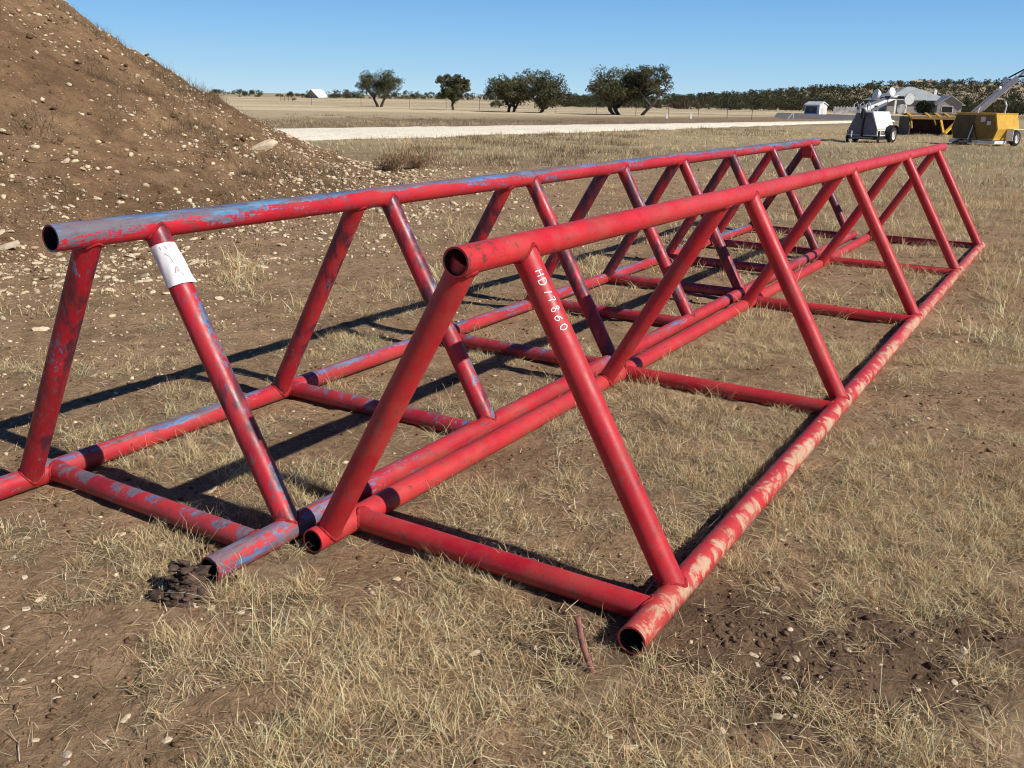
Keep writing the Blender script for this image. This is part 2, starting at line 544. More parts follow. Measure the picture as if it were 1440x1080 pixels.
GLY = {
 'H': [[(0, 0), (0.02, 1)], [(.55, 0), (.5, 1.0)], [(0, .5), (.53, .52)]],
 'D': [[(0.05, 0.02), (0, .98)], [(0, .98), (.35, .95), (.6, .7), (.62, .4), (.45, .1), (.05, .02)]],
 '1': [[(.15, 0), (.25, 1)]],
 '7': [[(0, .95), (.5, 1), (.28, .5), (.2, 0)]],
 '8': [[(.5, .8), (.3, 1), (.08, .82), (.28, .55), (.5, .28), (.28, 0), (.03, .22), (.25, .52), (.5, .8)]],
 '6': [[(.48, 1), (.18, .72), (.02, .32), (.2, 0), (.48, .12), (.52, .42), (.28, .55), (.06, .35)]],
 '0': [[(.28, 1), (.04, .72), (.04, .28), (.26, 0), (.5, .26), (.52, .72), (.28, 1)]],
}


def smooth_line(pl, n=5):
    pl = [Vector((a, b, 0)) for a, b in pl]
    if len(pl) < 3: return [pl[0].lerp(pl[1], i / 6) for i in range(7)]
    out = []
    for i in range(len(pl) - 1):
        p0, p1, p2, p3 = pl[max(i - 1, 0)], pl[i], pl[i + 1], pl[min(i + 2, len(pl) - 1)]
        for k in range(n):
            t = k / n
            out.append(0.5 * ((2 * p1) + (p2 - p0) * t + (2 * p0 - 5 * p1 + 4 * p2 - p3) * t * t + (3 * p1 - p0 - 3 * p2 + p3) * t ** 3))
    out.append(pl[-1]); return out


def ribbon_on_strut(b, pts, frame, rad, ang0, along0, width):
    """pts: (along, across) in metres; a painted stroke following the round pipe"""
    P, u, v, w = frame
    prev = None
    n = len(pts)
    rows = []
    for i, p in enumerate(pts):
        d = pts[min(i + 1, n - 1)] - pts[max(i - 1, 0)]
        if d.length < 1e-9: d = Vector((1, 0, 0))
        d.normalize(); nn = Vector((-d.y, d.x, 0)) * width * (0.5 + 0.08 * math.sin(i * 1.7))
        row = []
        for sgn in (-1, 0, 1):
            q = p + nn * sgn
            a = ang0 + q.y / rad
            rr = rad + (0.0016 if sgn == 0 else 0.0012)
            row.append(P + u * (along0 + q.x) + (v * math.cos(a) + w * math.sin(a)) * rr)
        rows.append(row)
    base = len(b.v)
    for r_ in rows: b.v += [tuple(x) for x in r_]
    for i in range(n - 1):
        for k in range(2):
            a0 = base + i * 3 + k
            b.f.append((a0, a0 + 1, a0 + 4, a0 + 3))


fr = strut_frame(RACK_A, sRA[0], 1)
sgnw = 1 if (Matrix.Rotation(-RACK_A['th'], 3, 'Z') @ fr[3]).x > 0 else -1
x = 0.098; hgt = 0.027
ADV = {'H': .040, 'D': .054, '1': .034, '7': .042, '8': .040, '6': .044, '0': .040}
for ch in 'HD17860':
    tb = MB(); jx, jr, jy, jh = random.uniform(.95, 1.25), random.uniform(-.005, .004), random.uniform(-.14, .14), random.uniform(.9, 1.18)
    for pl in GLY[ch]:
        # text runs down the strut, letter tops towards the right
        pts = [Vector((p.x * hgt * jx + (p.y - .5) * jr, (p.y - 0.5 + jy) * hgt * jh * sgnw, 0)) for p in smooth_line(pl)]
        ribbon_on_strut(tb, pts, fr, PR * 0.985, sgnw * R(24), x, 0.0036)
    x += ADV[ch] * 0.76
    tb.build('painted_letter' if ch.isalpha() else 'painted_digit', M['white_letter'], strA[0][1], True, 60)

fr = strut_frame(RACK_B, sRB[0], 1)
P, u, v, w = fr
sg = 1 if (Matrix.Rotation(-RACK_B['th'], 3, 'Z') @ w).x > 0 else -1
pb = MB(); na, nl = 18, 8
for i in range(nl + 1):
    for k in range(na + 1):
        a = R(-72 + 158 * k / na); al = 0.085 + 0.165 * i / nl
        lift = 0.0018 + 0.010 * max(0, (k / na - 0.8) / 0.2) ** 2 * (i / nl) + 0.004 * max(0, (i / nl - 0.8) / .2) ** 2 + 0.0012 * math.sin(k * 1.3 + i)
        p = P + u * (al + 0.012 * (k / na - .5)) + (v * math.cos(a) + w * sg * math.sin(a)) * (PR * 0.985 + max(lift, 0.0012))
        pb.v.append(tuple(p))
for i in range(nl):
    for k in range(na):
        q = i * (na + 1) + k
        pb.f.append((q, q + 1, q + na + 2, q + na + 1))
paper = pb.build('paper_label', M['paper'], strB[0][1], True, 80)
ib = MB()
for pl in ([(.125, -.004), (.140, .006), (.158, .010), (.170, .013)], [(.205, .004), (.188, .010), (.183, .016), (.196, .019), (.212, .024), (.222, .028)],
           [(.186, .010), (.205, .016)], [(.094, -.03), (.104, -.028)], [(.096, -.012), (.108, -.010)], [(.098, .006), (.112, .010)], [(.095, .022), (.109, .027)]):
    ribbon_on_strut(ib, smooth_line(pl), (P, u, v, w * sg), PR * 0.985 + 0.0028, 0, 0.0, 0.0017)
ib.build('scribble', M['ink'], paper, True, 60)
bb = MB()
sx = sRB[7]; hx = RACK_B['H']
for (a, b_) in (((-.03, sx - .07, hx - .06), (.075, sx - .07, hx - .06)), ((-.03, sx - .07, hx - .165), (.075, sx - .07, hx - .165)),
                ((-.025, sx - .07, hx - .065), (-.025, sx - .07, hx - .16)), ((.07, sx - .07, hx - .065), (.07, sx - .07, hx - .16))):
    bb.bar(a, b_, 0.014, 0.014)
bb.box((-.02, sx - .066, hx - .158), (.065, sx - .06, hx - .067)); bb.box((.015, sx - .06, hx - .12), (.035, sx, hx - .10))
bb.build('bracket', M['red_low'], rackB)

# ------------------------------------------------------------------ ground sheet
def col_ground(x, y):
    g = grass_mask(x, y); d = np.hypot(x, y)
    ch = churn_mask(x, y)
    n = fbm(x * 0.5, y * 0.5, 61, 3); n2 = fbm(x * 6, y * 6, 62, 3)
    soil = np.array([0.365, 0.240, 0.138])[None] * (0.8 + 0.5 * n2[:, None])
    straw = np.array([0.39, 0.280, 0.165])[None] * (0.75 + 0.5 * n2[:, None])
    olive = np.array([0.28, 0.215, 0.135])[None] * (0.8 + 0.4 * n2[:, None])
    gr = straw + (olive - straw) * sstep(0.38, 0.66, n)[:, None]
    c = soil + (gr - soil) * (0.85 * sstep(0.25, 0.75, g))[:, None]
    c = c + (np.array([0.150, 0.095, 0.060])[None] - c) * (0.7 * sstep(0.15, 0.7, ch))[:, None]
    # farther plain: bands of tan and reddish brown dry grass
    bx = fbm(x * 0.05 + y * 0.03, y * 0.12 - x * 0.06, 63, 4)
    plain = np.array([0.46, 0.36, 0.21])[None] + (np.array([0.31, 0.25, 0.15]) - np.array([0.46, 0.36, 0.21]))[None] * sstep(0.35, 0.65, bx)[:, None]
    c = c + (plain - c) * (sstep(16, 34, d) * 0.85)[:, None]
    # verge beyond the road: reddish brown weeds
    al = (y - 43) - (x + 11.5) * 1.03
    verge = sstep(-1, 1.5, al) * (1 - sstep(14, 30, al))
    c = c + (np.array([0.27, 0.185, 0.12])[None] - c) * (verge * 0.75 * sstep(30, 45, d))[:, None]
    field = sstep(16, 34, al) * sstep(40, 60, d)
    gold = np.array([0.72, 0.59, 0.37])[None] + (np.array([0.52, 0.42, 0.265]) - np.array([0.72, 0.59, 0.37]))[None] * sstep(0.4, 0.62, fbm(x * 0.012, y * 0.06, 64, 4))[:, None]
    c = c + (gold - c) * (field * 0.9)[:, None]
    hill = sstep(230, 420, d)
    hc = np.array([0.26, 0.22, 0.14])[None]
    c = c + (hc - c) * (hill * 0.5)[:, None]
    return np.clip(c, 0.01, 1)


def ground_sheet():
    rs = [0.25]
    while rs[-1] < 4000:
        r_ = rs[-1]
        if r_ < 10: rs.append(r_ + max(0.014, r_ * 0.0045))
        elif r_ < 60: rs.append(r_ * 1.0075)
        else: rs.append(r_ * 1.03)
    rs = np.array(rs)
    a = np.concatenate([np.linspace(-180, -46, 40, endpoint=False), np.linspace(-46, 46, 640), np.linspace(46, 180, 40)[1:]])
    az = np.radians(a)
    RRr, AA = np.meshgrid(rs, az, indexing='ij')
    x = (RRr * np.sin(AA)).ravel(); y = (RRr * np.cos(AA)).ravel()
    z = ground_h(x, y)
    c = col_ground(x, y)
    n, m = len(rs), len(a)
    i, j = np.meshgrid(np.arange(n - 1), np.arange(m - 1), indexing='ij')
    q = np.stack([i * m + j, (i) * m + j + 1, (i + 1) * m + j + 1, (i + 1) * m + j], -1).reshape(-1, 4)[:, ::-1]
    V = np.stack([x, y, z], -1)
    V = np.concatenate([V, [[0, 0, float(z[:m].mean())]]]); c = np.concatenate([c, c[:1]])
    tri = np.stack([np.full(m - 1, len(V) - 1), np.arange(m - 1), np.arange(1, m)], -1)[:, ::-1]
    return mesh_np('ground', V, q, tri, c, True)


def ground_mat(name, fine=1.0, tint=(1, 1, 1)):
    k = NT(name); v = k.coord()
    base = k.attr('col')
    a = k.noise(v, 38, 6, 0.7); b = k.noise(v, 9, 7, 0.65); e = k.noise(v, 150, 4, 0.7); far_ = k.noise(v, 1.1, 8, 0.7)
    mod = k.math('ADD', k.math('MULTIPLY', a, 0.75), k.math('MULTIPLY', b, 0.55))
    mod = k.math('ADD', mod, k.math('MULTIPLY', far_, 0.5))
    mod = k.ramp(mod, 0.55, 1.25, 0.50, 1.5)
    base = k.mix(1.0, base, mod, 'MULTIPLY')
    # pale grit
    vo = k.n('ShaderNodeTexVoronoi'); k.set(vo.inputs['Vector'], v); vo.inputs['Scale'].default_value = 75
    grit = k.math('MULTIPLY', k.ramp(vo.outputs['Distance'], 0.22, 0.10), k.ramp(k.noise(v, 5, 5), 0.50, 0.66))
    base = k.mix(k.math('MULTIPLY', grit, 0.7), base, (0.40, 0.31, 0.21))
    # straw litter: thin pale streaks in two directions
    for ro, th in ((0.5, 0.635), (2.1, 0.64)):
        s = k.noise(k.coord((1.0, 0.11, 1.0), rot=(0, 0, ro)), 95, 3, 0.5, 0.9)
        base = k.mix(k.math('MULTIPLY', k.ramp(s, th, th + 0.06), 0.55 * fine), base, (0.36, 0.27, 0.155))
    h = k.math('ADD', k.math('MULTIPLY', a, 0.6), k.math('MULTIPLY', b, 1.0))
    h = k.math('ADD', h, k.math('MULTIPLY', e, 0.25))
    return k.principled(base, 0.95, 0, k.bump(h, 1.0, 0.04), 0.1)


M['ground'] = ground_mat('dry_ground')
g = link('ground', ground_sheet(), M['ground']); tag(g, kind='structure')

# road of pale caliche: a draped sheet
def road_sheet(far_pts, near_pts, lift, seed, nseg=160, nacross=14, colour=(0.95, 0.87, 0.68)):
    fp = np.array(far_pts, float); npt = np.array(near_pts, float)
    def resample(p):
        d = np.concatenate([[0], np.cumsum(np.hypot(*np.diff(p, axis=0).T))]); t = np.linspace(0, d[-1], nseg + 1)
        return np.stack([np.interp(t, d, p[:, 0]), np.interp(t, d, p[:, 1])], -1)
    A, B = resample(fp), resample(npt)
    V = []
    for j in range(nacross + 1):
        t = j / nacross
        P = A * (1 - t) + B * t
        if j in (0, nacross):
            off = (fbm(P[:, 0] * 0.9, P[:, 1] * 0.9, seed + j, 4) - 0.5) * 1.6
            n_ = (A - B) / np.linalg.norm(A - B, axis=1)[:, None]
            P = P + n_ * off[:, None]
        V.append(P)
    V = np.stack(V, 1)
    x, y = V[..., 0].ravel(), V[..., 1].ravel()
    prof = np.tile(np.sin(np.linspace(0, math.pi, nacross + 1)), nseg + 1)
    z = ground_h(x, y) * 0.5 + 0.03 + lift * prof + (fbm(x * 2, y * 2, seed, 3) - .5) * 0.05
    z = z - (prof < 1e-6) * 0.04
    i, j = np.meshgrid(np.arange(nseg), np.arange(nacross), indexing='ij'); m = nacross + 1
    q = np.stack([i * m + j, (i + 1) * m + j, (i + 1) * m + j + 1, i * m + j + 1], -1).reshape(-1, 4)[:, ::-1]
    c = np.array(colour)[None] * (0.86 + 0.25 * fbm(x * 1.3, y * 1.3, seed + 2, 4))[:, None]
    return mesh_np('road', np.stack([x, y, z], -1), q, None, c, True)


def rough_mat(name, sc=12, bump=0.6, rough=0.95):
    k = NT(name); v = k.coord()
    base = k.mix(1.0, k.attr('col'), k.ramp(k.math('ADD', k.noise(v, sc, 7, 0.7), k.math('MULTIPLY', k.noise(v, sc * 5, 5, 0.7), 0.5)), 0.5, 1.0, 0.62, 1.3), 'MULTIPLY')
    return k.principled(base, rough, 0, k.bump(k.noise(v, sc * 3, 6, 0.7), bump, 0.03), 0.1)


M['road'] = rough_mat('caliche', 9, 0.2)
RFAR = [(-34, 22.5), (-11.9, 43), (8.5, 64), (26.7, 82.5), (36, 92)]
RNEAR = [(-27, 8), (-8.8, 31.5), (-1.1, 41.3), (6.7, 51.5), (19.5, 69.5), (36, 91)]
rd = link('road', road_sheet(RFAR, RNEAR, 0.10, 71), M['road']); tag(rd, kind='structure')
# grey driveway to the shed
dv = link('driveway', road_sheet([(far(1088, 150), 150), (far(1200, 138), 138), (far(1400, 128), 128)], [(far(1084, 97), 97), (far(1190, 95), 95), (far(1400, 96), 96)], 0.05, 77, 60, 8, (0.17, 0.16, 0.155)), M['road'])
tag(dv, kind='structure')

# ------------------------------------------------------------------ dirt mound
def mound_mesh():
    nx = 430
    xs = np.linspace(MC[0] - 13.6, MC[0] + 13.6, nx); ys = np.linspace(MC[1] - 13.6, MC[1] + 13.6, nx)
    X, Y = np.meshgrid(xs, ys, indexing='ij'); x, y = X.ravel(), Y.ravel()
    r = np.hypot(x - MC[0], y - MC[1])
    z = ground_h(x, y) + mound_h(x, y) - 0.012 - 0.25 * sstep(12.3, 13.4, r)
    n = fbm(x * 0.6, y * 0.6, 81, 4); n2 = fbm(x * 5, y * 5, 82, 3)
    c = np.array([0.212, 0.130, 0.071])[None] + (np.array([0.270, 0.170, 0.094]) - np.array([0.212, 0.130, 0.071]))[None] * sstep(.35, .65, n)[:, None]
    c = c * (0.72 + 0.55 * n2)[:, None]
    i, j = np.meshgrid(np.arange(nx - 1), np.arange(nx - 1), indexing='ij')
    q = np.stack([i * nx + j, (i + 1) * nx + j, (i + 1) * nx + j + 1, i * nx + j + 1], -1).reshape(-1, 4)
    rq = np.hypot(x[q].mean(1) - MC[0], y[q].mean(1) - MC[1]); q = q[rq < 13.5]
    used = np.unique(q); mp = np.full(len(x), -1); mp[used] = np.arange(len(used))
    return mesh_np('dirt_mound', np.stack([x, y, z], -1)[used], mp[q], None, c[used], True)


M['mound'] = ground_mat('mound_soil', 0.25)
mo = link('dirt_mound', mound_mesh(), M['mound'])
tag(mo, 'large mound of brown excavated dirt strewn with pale stones, left behind the racks', 'dirt mound')


def surf(x, y):
    return ground_h(x, y) + np.where(np.hypot(x - MC[0], y - MC[1]) < 13, np.maximum(mound_h(x, y) - 0.012, 0), 0)


# ------------------------------------------------------------------ stones
def stone_template(seed, sub=2):
    bm = bmesh.new(); bmesh.ops.create_icosphere(bm, subdivisions=sub, radius=1)
    rg = np.random.default_rng(seed)
    planes = [(Vector(rg.normal(size=3)).normalized(), rg.uniform(0.55, 0.9)) for _ in range(11)]
    sc = Vector((rg.uniform(0.95, 1.6), rg.uniform(0.65, 1.0), rg.uniform(0.34, 0.62)))
    for v in bm.verts:
        for n_, d in planes:
            k = v.co.dot(n_)
            if k > d: v.co -= n_ * (k - d) * 0.93
        v.co *= 1 + rg.normal() * 0.035
        v.co = Vector((v.co.x * sc.x, v.co.y * sc.y, v.co.z * sc.z))
    me = bpy.data.meshes.new('limestone_rock'); bm.to_mesh(me); bm.free()
    return me


def stone_mat(name, c1, c2, sc=14):
    k = NT(name); v = k.coord(); oi = k.n('ShaderNodeObjectInfo')
    base = k.mix(k.ramp(k.noise(v, 2.2, 7, 0.65), 0.35, 0.65), c1, c2)
    base = k.mix(k.math('MULTIPLY', oi.outputs['Random'], 0.35), base, tuple(x * 0.62 for x in c2))
    base = k.mix(k.ramp(k.noise(v, 4.5, 9, 0.75), 0.60, 0.76, 0, 0.6), base, (0.30, 0.20, 0.12))
    return k.principled(base, 0.9, 0, k.bump(k.noise(v, 3, 6, 0.6), 0.25, 0.05), 0.15)


M['stone'] = stone_mat('limestone', (0.58, 0.46, 0.30), (0.74, 0.62, 0.44))
k = NT('gravel_mix'); M['gravel'] = k.principled(k.mix(1.0, k.attr('col'), k.ramp(k.noise(k.coord(), 30, 6, .7), .3, .7, .7, 1.2), 'MULTIPLY'), 0.95, 0, None, 0.1)

# where stones lie: sample candidates over the visible ground and mound
def sample_polar(n, r0, r1, a0=-33, a1=33, power=1.0):
    u = RNG.random(n); r_ = (r0 ** (2 * power) + u * (r1 ** (2 * power) - r0 ** (2 * power))) ** (1 / (2 * power))
    a = np.radians(RNG.uniform(a0, a1, n))
    return r_ * np.sin(a), r_ * np.cos(a)


def stone_density(x, y):
    s, t = rack_coords(RACK_A, x, y)
    q = 12.1 - np.hypot(x - MC[0], y - MC[1])
    d = 0.10 + 0.0 * x
    d = d + (0.5 - 0.15 * sstep(0.3, 1.5, q)) * sstep(-3.2, -0.4, q) * (1 - sstep(1.5, 5.0, q) * 0.45)      # foot and lower slope
    d = d * np.where(q > -3.5, 0.35 + 1.1 * sstep(0.4, 0.62, fbm(x * 0.7, y * 0.7, 91, 3)), 1)
    d = d + 0.9 * sstep(-1.0, 0.3, q) * (1 - sstep(1.0, 2.6, q)) * sstep(12, 15.5, y)
    d = np.where((q < -3.2), 0.10 + 0.28 * sstep(-1.8, -4.0, t) + 0.12 * sstep(4, 2.6, y), d)
    return np.clip(d, 0, 1)


def on_pipe(x, y, pad=0.03):
    bad = np.zeros(len(x), bool)
    for rk, sc_ in ((RACK_A, sCA), (RACK_B, sCB)):
        s, t = rack_coords(rk, x, y); w2 = rk['w'] / 2
        on = (s > -0.45) & (s < 9.9)
        for tt in (-w2, w2): bad |= on & (np.abs(t - tt) < PR + pad)
        for sc in sc_: bad |= (np.abs(s - sc) < PR + pad) & (np.abs(t) < w2)
    return bad


cx_, cy_ = sample_polar(70000, 1.7, 24, -34, 30, 0.66)
keep = (RNG.random(len(cx_)) < stone_density(cx_, cy_)) & ~on_pipe(cx_, cy_, 0.06)
cx_, cy_ = cx_[keep], cy_[keep]
size = 0.0068 * (1 - RNG.random(len(cx_))) ** -0.56
size = np.clip(size, 0.0045, 0.042)
qm = 12.1 - np.hypot(cx_ - MC[0], cy_ - MC[1])
size = np.where(qm < -3.2, np.clip(size * 0.52, 0.0028, 0.015), size * 1.15)
app = size / np.hypot(cx_, cy_)
order = np.argsort(-app)
cz_ = surf(cx_, cy_)
temps = [stone_template(100 + i) for i in range(9)]
for t_ in temps: t_.materials.append(M['stone'])
big = order[:290]
first = None
for n_i, i in enumerate(big):
    me = temps[n_i % 9]
    if first is None:
        o = bpy.data.objects.new('limestone_rock', me); first = o
    else:
        o = first.copy(); o.data = me
    sz = float(size[i])
    o.location = (float(cx_[i]), float(cy_[i]), float(cz_[i]) + sz * 0.08)
    o.rotation_euler = (random.uniform(-.35, .35), random.uniform(-.35, .35), random.uniform(0, 6.28))
    o.scale = (sz, sz, sz)
    if qm[i] > -0.4: tag(o, 'pale limestone rock embedded in the brown dirt of the mound', 'rock', 'pale rocks on the mound slope')
    elif qm[i] > -3.4: tag(o, 'pale limestone rock lying on bare soil at the foot of the mound', 'rock', 'pale rocks around the foot of the mound')
    else: tag(o, 'small pale stone lying among dry grass around the racks', 'rock', 'small pale stones in the grass')
    col.objects.link(o)


def scatter_np(tmpl_v, tmpl_f, x, y, z, sz, colr, seed, jit=0.16):
    rg = np.random.default_rng(seed)
    n = len(x); nv = len(tmpl_v)
    a = rg.uniform(0, 6.283, n); b = rg.uniform(-0.4, 0.4, n)
    sx = sz * rg.uniform(.8, 1.4, n); sy = sz * rg.uniform(.6, 1.0, n); szz = sz * rg.uniform(.4, .8, n)
    P = tmpl_v[None] * np.stack([sx, sy, szz], -1)[:, None, :]
    P = P * (1 + rg.normal(size=(n, nv, 1)) * jit)
    ca, sa, cb, sb = np.cos(a)[:, None], np.sin(a)[:, None], np.cos(b)[:, None], np.sin(b)[:, None]
    X, Y, Z = P[..., 0], P[..., 1], P[..., 2]
    X, Z = X * cb - Z * sb, X * sb + Z * cb
    X, Y = X * ca - Y * sa, X * sa + Y * ca
    V = np.stack([X + x[:, None], Y + y[:, None], Z + (z + sz * 0.15)[:, None]], -1).reshape(-1, 3)
    Fc = (tmpl_f[None] + (np.arange(n) * nv)[:, None, None]).reshape(-1, 3)
    C = np.repeat(colr, nv, axis=0)
    return V, Fc, C


bm = bmesh.new(); bmesh.ops.create_icosphere(bm, subdivisions=1, radius=1)
TV = np.array([v.co[:] for v in bm.verts]); TF = np.array([[v.index for v in f.verts] for f in bm.faces]); bm.free()
rest = order[290:]
pal = np.array([0.66, 0.53, 0.36])[None] * RNG.uniform(0.65, 1.2, (len(rest), 1)) * (1 + RNG.normal(size=(len(rest), 3)) * 0.03)
V1, F1, C1 = scatter_np(TV, TF, cx_[rest], cy_[rest], cz_[rest], size[rest], pal, 5)
# brown clods on mound and churned soil
kx, ky = sample_polar(90000, 1.7, 24, -34, 32, 0.62)
kq = 12.1 - np.hypot(kx - MC[0], ky - MC[1])
kp = np.clip(0.75 * sstep(-2.5, 0.5, kq) + 0.75 * churn_mask(kx, ky) + 0.30 * (1 - sstep(.3, .6, grass_mask(kx, ky))), 0, 1)
kk = (RNG.random(len(kx)) < kp) & ~on_pipe(kx, ky)
kx, ky, kq = kx[kk], ky[kk], kq[kk]
ks = np.clip(0.0042 * (1 - RNG.random(len(kx))) ** -0.5, 0.004, np.where(kq > -1, 0.055, 0.016))
kc = np.where(churn_mask(kx, ky)[:, None] > 0.3, np.array([[0.14, 0.09, 0.058]]), np.array([[0.20, 0.124, 0.068]])) * RNG.uniform(0.6, 1.35, (len(kx), 1))
V2, F2, C2 = scatter_np(TV, TF, kx, ky, surf(kx, ky) - ks * .1, ks, kc, 6, 0.30)
gv = link('gravel', mesh_np('gravel', np.concatenate([V1, V2]), None, np.concatenate([F1, F2 + len(V1)]), np.concatenate([C1, C2])), M['gravel'])
tag(gv, 'small pale gravel and brown clods scattered over bare soil and mound', 'gravel', kind='stuff')
# two rocks that stand out
for (px, py, sz, lab, ti, zr) in ((366, 209, 0.24, 'largest flat tan rock on the right flank of the mound', 2, .4), (8, 350, 0.125, 'broad pale rock at the left edge below the mound', 4, .2)):
    # walk along the view ray to the surface
    p0 = Vector((0, 0, CAM_H)); p1 = at(px, py)
    for i in range(400):
        q = p0.lerp(p1, i / 399)
        if q.z < float(surf(np.array([q.x]), np.array([q.y]))[0]): break
    o = link('limestone_rock', stone_template(300 + ti, 3), M['stone'], None, q + Vector((0, 0, 0.02)))
    o.scale = (sz, sz * .7, sz * .8); o.rotation_euler = (0.2, -0.3, zr)
    tag(o, lab, 'rock')


# ------------------------------------------------------------------ dry grass
def blades(x, y, z, az, lean, length, width, bend, colr, seg):
    """ribbons: seg quads each; returns V, quads, C"""
    n = len(x)
    dx, dy = np.cos(az), np.sin(az)
    V = np.zeros((n, (seg + 1) * 2, 3), np.float32)
    twist = RNG.uniform(-1.2, 1.2, n)
    sx0, sy0 = -np.sin(az + twist), np.cos(az + twist)
    px, py, pz = x.copy(), y.copy(), z.copy()
    curl = RNG.uniform(-1.0, 1.0, n) * bend * 0.9
    a_az = az.copy()
    for i in range(seg + 1):
        t = i / seg
        w = width * (1.0 - 0.85 * t ** 1.5) * 0.5
        V[:, i * 2, 0] = px - sx0 * w; V[:, i * 2, 1] = py - sy0 * w; V[:, i * 2, 2] = pz
        V[:, i * 2 + 1, 0] = px + sx0 * w; V[:, i * 2 + 1, 1] = py + sy0 * w; V[:, i * 2 + 1, 2] = pz
        th = lean + bend * t                      # angle from vertical
        step = length / seg
        a_az = a_az + curl / seg
        px = px + np.cos(a_az) * np.sin(th) * step; py = py + np.sin(a_az) * np.sin(th) * step
        pz = np.maximum(pz + np.cos(th) * step, z + 0.004)
    nv = (seg + 1) * 2
    q = np.stack([np.array([i * 2, i * 2 + 1, i * 2 + 3, i * 2 + 2]) for i in range(seg)])
    Q = (q[None] + (np.arange(n) * nv)[:, None, None]).reshape(-1, 4)
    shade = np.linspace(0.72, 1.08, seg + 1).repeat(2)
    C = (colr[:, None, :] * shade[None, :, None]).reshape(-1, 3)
    return V.reshape(-1, 3), Q, C


STRAW = np.array([[0.92, 0.72, 0.42], [0.96, 0.82, 0.55], [0.82, 0.62, 0.35], [0.68, 0.56, 0.36], [0.52, 0.37, 0.21], [0.36, 0.33, 0.18], [0.24, 0.19, 0.13]])


def tufts(n, r0, r1, blades_per, len_rng, wid, seg, seed, power=1.0, spread=0.05, tone=0.0, a=33):
    x, y = sample_polar(n, r0, r1, -a, a, power)
    g = grass_mask(x, y)
    q = 12.1 - np.hypot(x - MC[0], y - MC[1])
    kp = (RNG.random(n) < sstep(0.40, 0.72, g)) & ~on_pipe(x, y, 0.0) & (q < 0.2)
    # keep the road clear
    al_far = (y - 43) - (x + 11.9) * 1.03; al_near = (y - 31.5) - (x + 8.8) * 1.30
    kp &= ~((al_far < 0.3) & (al_near > -0.2) & (RNG.random(n) < 0.97) & (y > 20))
    x, y, g = x[kp], y[kp], g[kp]
    n = len(x)
    kind = RNG.random(n) + (fbm(x * 0.8, y * 0.8, 201, 3) - 0.5) * 1.1
    k = blades_per
    tx, ty = np.repeat(x, k), np.repeat(y, k)
    sp = np.repeat(spread * RNG.uniform(0.4, 1.5, n), k)
    tx = tx + RNG.normal(size=n * k) * sp; ty = ty + RNG.normal(size=n * k) * sp
    bad = on_pipe(tx, ty, -0.012)
    tz = ground_h(tx, ty) - 0.004
    size_ = np.repeat(RNG.uniform(0.55, 1.25, n) * (0.6 + 0.6 * g), k)
    az = RNG.uniform(0, 6.283, n * k)
    lean = np.abs(RNG.normal(size=n * k)) * 0.45 + np.repeat(RNG.uniform(0.05, 0.75, n), k)
    L = RNG.uniform(len_rng[0], len_rng[1], n * k) * size_
    W = wid * RNG.uniform(0.7, 1.3, n * k)
    bend = RNG.uniform(0.2, 1.5, n * k)
    ci = np.clip(np.repeat(kind, k) * 3.2 + RNG.normal(size=n * k) * 1.1 + 0.4 + tone, 0, 6).astype(int)
    C = STRAW[ci] * np.clip(RNG.lognormal(0.0, 0.34, (n * k, 1)) * np.repeat(RNG.lognormal(0.0, 0.28, (n, 1)), k, 0), 0.22, 1.3)
    C = np.clip(C * np.array([1.06, 0.965, 0.90]), 0, 0.97)
    s = ~bad
    return blades(tx[s], ty[s], tz[s], az[s], lean[s], L[s], W[s], bend[s], C[s], seg)


def litter(n, r0, r1, power=0.7):
    """stems lying almost flat on the soil"""
    x, y = sample_polar(n, r0, r1, -33, 33, power)
    g = grass_mask(x, y)
    kp = (RNG.random(n) < 0.14 + 0.86 * sstep(.25, .6, g)) & ~on_pipe(x, y)
    q = 12.1 - np.hypot(x - MC[0], y - MC[1]); kp &= q < 0
    x, y = x[kp], y[kp]; n = len(x)
    C = STRAW[RNG.integers(0, 5, n)] * np.clip(RNG.lognormal(-0.05, 0.4, (n, 1)), 0.3, 1.35)
    L = RNG.uniform(0.015, 0.10, n)
    return blades(x, y, ground_h(x, y) + 0.004, RNG.uniform(0, 6.283, n), RNG.uniform(1.2, 1.52, n), L, 0.0022 * RNG.uniform(.7, 1.6, n), RNG.uniform(0, 0.35, n), C, 2)


def join(parts):
    V, Q, C = [], [], []; o = 0
    for v, q, c in parts:
        V.append(v); Q.append(q + o); C.append(c); o += len(v)
    return np.concatenate(V), np.concatenate(Q), np.concatenate(C)


k = NT('dry_grass')
d1 = k.n('ShaderNodeBsdfDiffuse'); d2 = k.n('ShaderNodeBsdfTranslucent'); mx = k.n('ShaderNodeMixShader')
ca = k.attr('col')
k.set(d1.inputs[0], ca); k.set(d2.inputs[0], ca); mx.inputs[0].default_value = 0.28
k.t.links.new(d1.outputs[0], mx.inputs[1]); k.t.links.new(d2.outputs[0], mx.inputs[2]); k.t.links.new(mx.outputs[0], k.out.inputs[0])
M['grass'] = k.m

